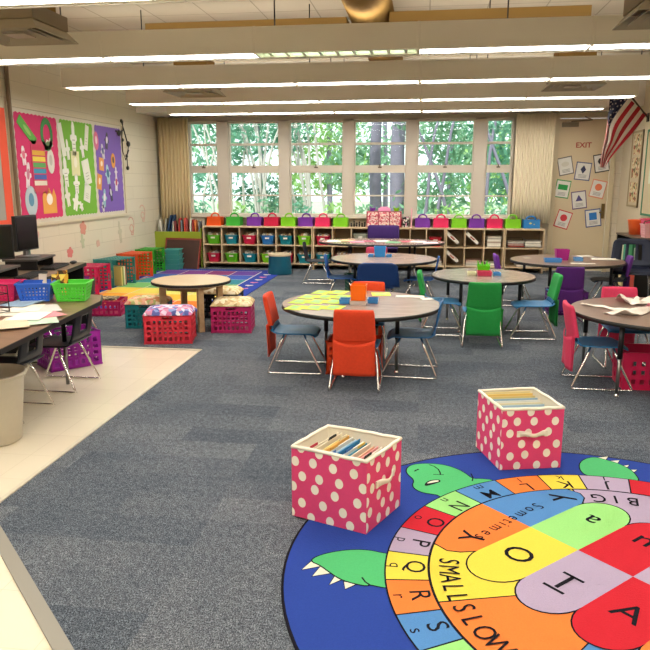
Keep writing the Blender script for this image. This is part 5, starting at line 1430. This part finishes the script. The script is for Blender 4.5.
q.build('stars', None, t, norm=False)

# ------------------------------------------------------------------ right wall
for (a, b_, z0, z1, fr, lb, rows_) in ((10.93, 11.46, 1.10, 2.22, '#a2906f', 'tall tan notice board with patterned cards on the right wall beyond the flag', 3), (9.2, 10.72, 1.0, 2.2, '#3f7a5c', 'notice board with a green border on the right wall nearer than the flag', 0)):
    t = thing('notice_board', lb, 'notice board', (XR - .002, 0, 0))
    MB().box(-.012, 0, a, b_, z0, z1).build('backing', paper('#c3b291'), t)
    q = MB()
    for (y0_, y1_, c, d) in ((a, b_, z0, z0 + .03), (a, b_, z1 - .03, z1), (a, a + .03, z0, z1), (b_ - .03, b_, z0, z1)): q.box(-.02, 0, y0_, y1_, c, d)
    q.build('border', paper(fr), t)
for k, (z_, c) in enumerate(((1.32, '#b9a06a'), (1.68, '#8a6a48'), (2.02, '#c4ae84'))):
    q = MB().box(-.003, 0, -.17, .17, -.15, .15); o = q.build('patterned_card', mat_patch('leafcard%d' % k, [c, '#d9cba8', '#a5553f', '#6a6a4a', '#cdb98e'], 22)); o.location = (XR - .013, 11.19, z_)
    tag(o, 'leafy patterned card on the tan notice board, %s' % ['bottom one', 'middle one', 'top one'][k], 'card', 'patterned cards on the tan board')
q = MB().box(-.003, 0, -.2, .2, -.25, .25); o = q.build('pale_poster', paper('#cfd3c4')); o.name = 'poster'; o.location = (XR - .013, 10.3, 1.7); tag(o, 'pale green poster on the green bordered board', 'poster')
# black bookcase
t = thing('bookcase', 'low black bookcase along the right wall with tubs on top', 'bookcase', (2.72, 9.33, 0))
D, Lb, Hb = .42, 1.0, .75
MB().box(0, D, 0, .02, 0, Hb).build('side_panel', M_BLACK, t); MB().box(0, D, Lb - .02, Lb, 0, Hb).build('side_panel', M_BLACK, t)
MB().box(-.01, D, -.01, Lb + .01, Hb, Hb + .022).build('top_panel', mat('top_brown', '#5a4a3a', .5), t, bevel=.003)
MB().box(D - .012, D, .02, Lb - .02, .02, Hb).build('back_panel', M_BLACK, t)
MB().box(0, D - .012, .02, Lb - .02, .03, .05).build('bottom_panel', M_BLACK, t); MB().box(0, D - .012, .02, Lb - .02, .39, .405).build('shelf_board', M_BLACK, t)
for k, (y, z_, h, c, n_) in enumerate(((.16, .406, .22, '#7a8a72', 'sage green'), (.40, .406, .27, '#2f7a4a', 'dark green'), (.64, .406, .24, '#3f8f6a', 'sea green'), (.84, .406, .20, '#c9c2a0', 'straw'), (.22, .051, .24, '#b8402c', 'rust red'), (.50, .051, .26, '#c9482c', 'orange red'), (.78, .051, .22, '#d8c48a', 'pale yellow'))):
    q = MB().box(-.15, .15, -.085, .085, 0, h); o = q.build('book_bundle', paper(c), bevel=.004); o.location = (2.90, 9.33 + y, z_); tag(o, '%s bundle of books on the %s shelf of the black bookcase' % (n_, 'upper' if z_ > .2 else 'lower'), 'books', 'books in the black bookcase')
q = MB().lathe([(0, 0), (.085, 0), (.115, .19), (.12, .20), (.105, .195), (.075, .01), (0, .01)], n=28); o = q.build('bucket', plas('#ef6a30'), smooth=True); o.location = (2.87, 9.98, .773); tag(o, 'orange tub on top of the black bookcase', 'tub')
t = thing('plastic_basket', 'hot pink basket behind the orange tub on the black bookcase', 'basket', (2.99, 9.78, .773), R(90)); holed(t, .26, .2, .22, '#e0507a', .85, 6, 4)
t = thing('plastic_basket', 'pale pink handled basket at the right end of the black bookcase', 'basket', (2.93, 9.47, .773), R(90)); holed(t, .2, .26, .17, '#e0a7a8', .85, 5, 4)
q = MB(); q.tube([(0, -.12, .16), (0, -.11, .20), (0, 0, .23), (0, .11, .20), (0, .12, .16)], .008, 6); q.build('handle', plas('#7a5a52'), t)
chair('large dark navy slotted chair in front of the black bookcase at the right edge', 2.52, 8.78, 168, '#1a2136', sc=1.32, slots='long', bw=.33, group=None)

# purple padded chair behind the oval table
t = thing('padded_chair', 'purple padded chair behind the oval table', 'chair', (-.63, 10.98, 0))
MV = mat('purple_upholstery', '#3d2166', .9, var=.15, scale=50, bump=.2)
q = MB(); q.box(-.25, .25, .04, .11, .52, .80); q.build('backrest', MV, t, bevel=.05, seg=4, smooth=True)
q = MB(); q.box(-.24, .24, -.36, .08, .40, .47); q.build('seat', MV, t, bevel=.03, seg=3, smooth=True)
q = MB()
for sg in (-1, 1):
    q.tube([(sg * .22, .10, .70), (sg * .22, .08, .40), (sg * .22, .10, .01)], .012, 8); q.tube([(sg * .22, -.34, .42), (sg * .23, -.36, .01)], .012, 8)
q.tube([(-.22, .08, .40), (.22, .08, .40)], .012, 8)
q.build('frame', M_DARKMET, t)

# ------------------------------------------------------------------ outdoors
def leafmat(n, c1, c2):
    m = bpy.data.materials.new(n); m.use_nodes = True; nt = m.node_tree; b = nt.nodes['Principled BSDF']
    b.inputs['Roughness'].default_value = .6
    tc = nt.nodes.new('ShaderNodeTexCoord'); no = nt.nodes.new('ShaderNodeTexNoise'); no.inputs['Scale'].default_value = 1.7
    nt.links.new(tc.outputs['Object'], no.inputs[0]); r = ramp(nt, [(.35, c1), (.65, c2)]); nt.links.new(no.outputs['Fac'], r.inputs[0]); nt.links.new(r.outputs[0], b.inputs['Base Color'])
    tl = nt.nodes.new('ShaderNodeBsdfTranslucent'); nt.links.new(r.outputs[0], tl.inputs[0]); ms = nt.nodes.new('ShaderNodeMixShader'); ms.inputs[0].default_value = .4
    nt.links.new(b.outputs[0], ms.inputs[1]); nt.links.new(tl.outputs[0], ms.inputs[2]); nt.links.new(ms.outputs[0], nt.nodes['Material Output'].inputs[0])
    return m
LM = [leafmat('leaf_a', '#5f8f6a', '#9cc7a2'), leafmat('leaf_b', '#3f7a5c', '#86bfa4'), leafmat('leaf_c', '#6fa04a', '#b4d68a')]
BK = mat('pale_bark', '#b8b3ac', .8, var=.15, scale=8); BK2 = mat('grey_bark', '#7c7688', .85, var=.2, scale=6)
struct(MB().box(-30, 30, 12.3, 60, -.4, -.3).build('ground', mat('outside_ground', '#9aa58c', .9, var=.2, scale=2)))
def leaves(q, c, r, n, s):
    for _ in range(n):
        d = Vector((random.gauss(0, 1), random.gauss(0, 1), random.gauss(0, 1))); d.normalize(); p = Vector(c) + Vector((d.x * r[0], d.y * r[1], d.z * r[2])) * (random.random() ** .4)
        a = Vector((rnd(-1, 1), rnd(-1, 1), rnd(-1, 1))).normalized(); b_ = a.cross(Vector((rnd(-1, 1), rnd(-1, 1), rnd(-1, 1)))).normalized(); L_ = s * rnd(.6, 1.5); w = L_ * .32
        q._f([q.bm.verts.new(v) for v in (p - a * L_, p + b_ * w, p + a * L_, p - b_ * w)])
def tree(label, x, y, h, rt, crowns, nl, ls, lm, bk, lean=0, stems=1, group='trees and shrubs outside the windows', cat='tree', name='garden_tree'):
    t = thing(name, label, cat, (x, y, -.3), 0, group)
    for k in range(stems):
        q = MB(); ph = rnd(0, 6); sx = rnd(-.5, .5) * (stems > 1); sp = rnd(-1, 1) * (stems > 1)
        P = [(sx + lean * (j / 8) ** 1.5 * 1.5 + sp * (j / 8) ** 2 * 1.3 + .04 * math.sin(j + ph), rnd(-.04, .04), h * j / 8) for j in range(9)]
        q.tube(P, [rt * (1 - .06 * j) for j in range(9)], 10); q.build('trunk', bk, t, smooth=True)
    q = MB()
    for (cx, cy, cz, rx, ry, rz) in crowns: leaves(q, (cx, cy, cz), (rx, ry, rz), nl, ls)
    q.build('foliage', lm, t, norm=False)
p = PX(376.5, 180, 17.5); tree('tree with a straight grey trunk, left one of the two behind the middle pane', p.x, 17.5, 6.5, .17, [(-.7, .5, 4.3, 1.0, .8, .8), (.6, .8, 4.8, 1.2, 1, .8)], 260, .10, LM[2], BK2)
p = PX(397, 180, 17); tree('tree with a thick grey trunk, right one of the two behind the middle pane', p.x, 17, 6.5, .21, [(.4, .9, 5.0, 1.4, 1, .8)], 260, .10, LM[2], BK2, lean=.1)
p = PX(262, 180, 15.5); tree('multi stemmed pale shrub behind the second window', p.x, 15.5, 4.2, .035, [(-.4, .3, 2.7, .8, .6, .5), (.5, .6, 2.9, .7, .5, .5), (0, .4, 1.4, .7, .5, .5)], 330, .09, LM[1], BK, stems=9)
p = PX(305, 180, 16); tree('multi stemmed pale shrub behind the third window', p.x, 16, 4.4, .04, [(.9, .5, 3.2, .6, .6, .5), (.8, .6, 2.0, .5, .5, .5), (-.5, .5, 1.2, .6, .4, .4)], 280, .09, LM[0], BK, stems=7)
p = PX(208, 180, 15); tree('leafy shrub with pale stems behind the first window', p.x, 15, 4, .03, [(-.1, .5, 3.1, .8, .6, .6), (.1, .5, 1.9, .7, .5, .6)], 380, .09, LM[1], BK, stems=4)
p = PX(440, 180, 16.5); tree('dense bush filling the fifth window', p.x, 16.5, 3.8, .05, [(-.3, .5, 3.0, .9, .6, .7), (.5, .5, 2.4, .9, .6, .8), (-.2, .5, 1.4, .9, .6, .6)], 420, .10, LM[0], BK2, stems=3)
p = PX(500, 180, 16); tree('dense darker bush filling the last window', p.x, 16, 3.8, .05, [(0, .5, 2.9, .8, .6, .7), (.2, .5, 1.9, .8, .6, .7)], 420, .10, LM[1], BK2, stems=2)
for k, px in enumerate((195, 232, 268, 300, 338, 368, 412, 448, 486, 512)):
    p = PX(px, 205, 14.2 + .3 * (k % 2))
    t = thing('low_shrub', 'low leafy shrub close outside the windows, %s from the left' % (ordn + ['ninth', 'tenth'])[k], 'shrub', (p.x, p.y, -.3), 0, 'low shrubs outside')
    q = MB()
    for j in range(4): q.tube([(rnd(-.1, .1), 0, 0), (rnd(-.3, .3), rnd(-.1, .1), rnd(.9, 1.3))], .012, 5)
    q.build('trunk', BK, t)
    q = MB(); leaves(q, (0, 0, .95), (.42, .25, rnd(.30, .5)), 190, .075); q.build('foliage', LM[(k + 1) % 3], t, norm=False)
for k, (px, Y, h) in enumerate(((190, 24, 7), (262, 26, 7), (330, 28, 8), (385, 30, 8), (450, 25, 7), (515, 24, 7))):
    p = PX(px, 180, Y); tree('background tree far outside, behind window %s' % ordn[k], p.x, Y, h, .12, [(rnd(-1.5, 1.5), rnd(-1, 1), rnd(1.5, 6), 1.5, 1, 1.1) for _ in range(5)], 220, .16, LM[k % 3], BK2, group='far trees outside')

# ------------------------------------------------------------------ light, world, camera
w = bpy.data.worlds.new('World'); SC.world = w; w.use_nodes = True
bg = w.node_tree.nodes['Background']; bg.inputs[0].default_value = (.90, .98, 1, 1); bg.inputs[1].default_value = 1.7
sun = bpy.data.lights.new('sun', 'SUN'); sun.energy = 4; sun.angle = R(2); sun.color = (1, .97, .9)
so = bpy.data.objects.new('sun', sun); COL.objects.link(so); so.rotation_euler = (R(38), 0, R(-25))
cam = bpy.data.cameras.new('camera'); co = bpy.data.objects.new('camera', cam); COL.objects.link(co); SC.camera = co
cam.sensor_width = 36; cam.lens = 690 / 650 * 36; cam.clip_end = 200; cam.clip_start = .05
rt = Vector((.99009, .14042, 0)); up = Vector((-.02888, .20362, .97862)); fw = Vector((-.13742, .96893, -.20565))
co.matrix_world = Matrix(((rt.x, up.x, -fw.x, 0), (rt.y, up.y, -fw.y, 0), (rt.z, up.z, -fw.z, 1.5), (0, 0, 0, 1)))
vs = SC.view_settings; vs.view_transform = 'Standard'; vs.look = 'None'; vs.gamma = 1; vs.use_curve_mapping = False; vs.exposure = .38
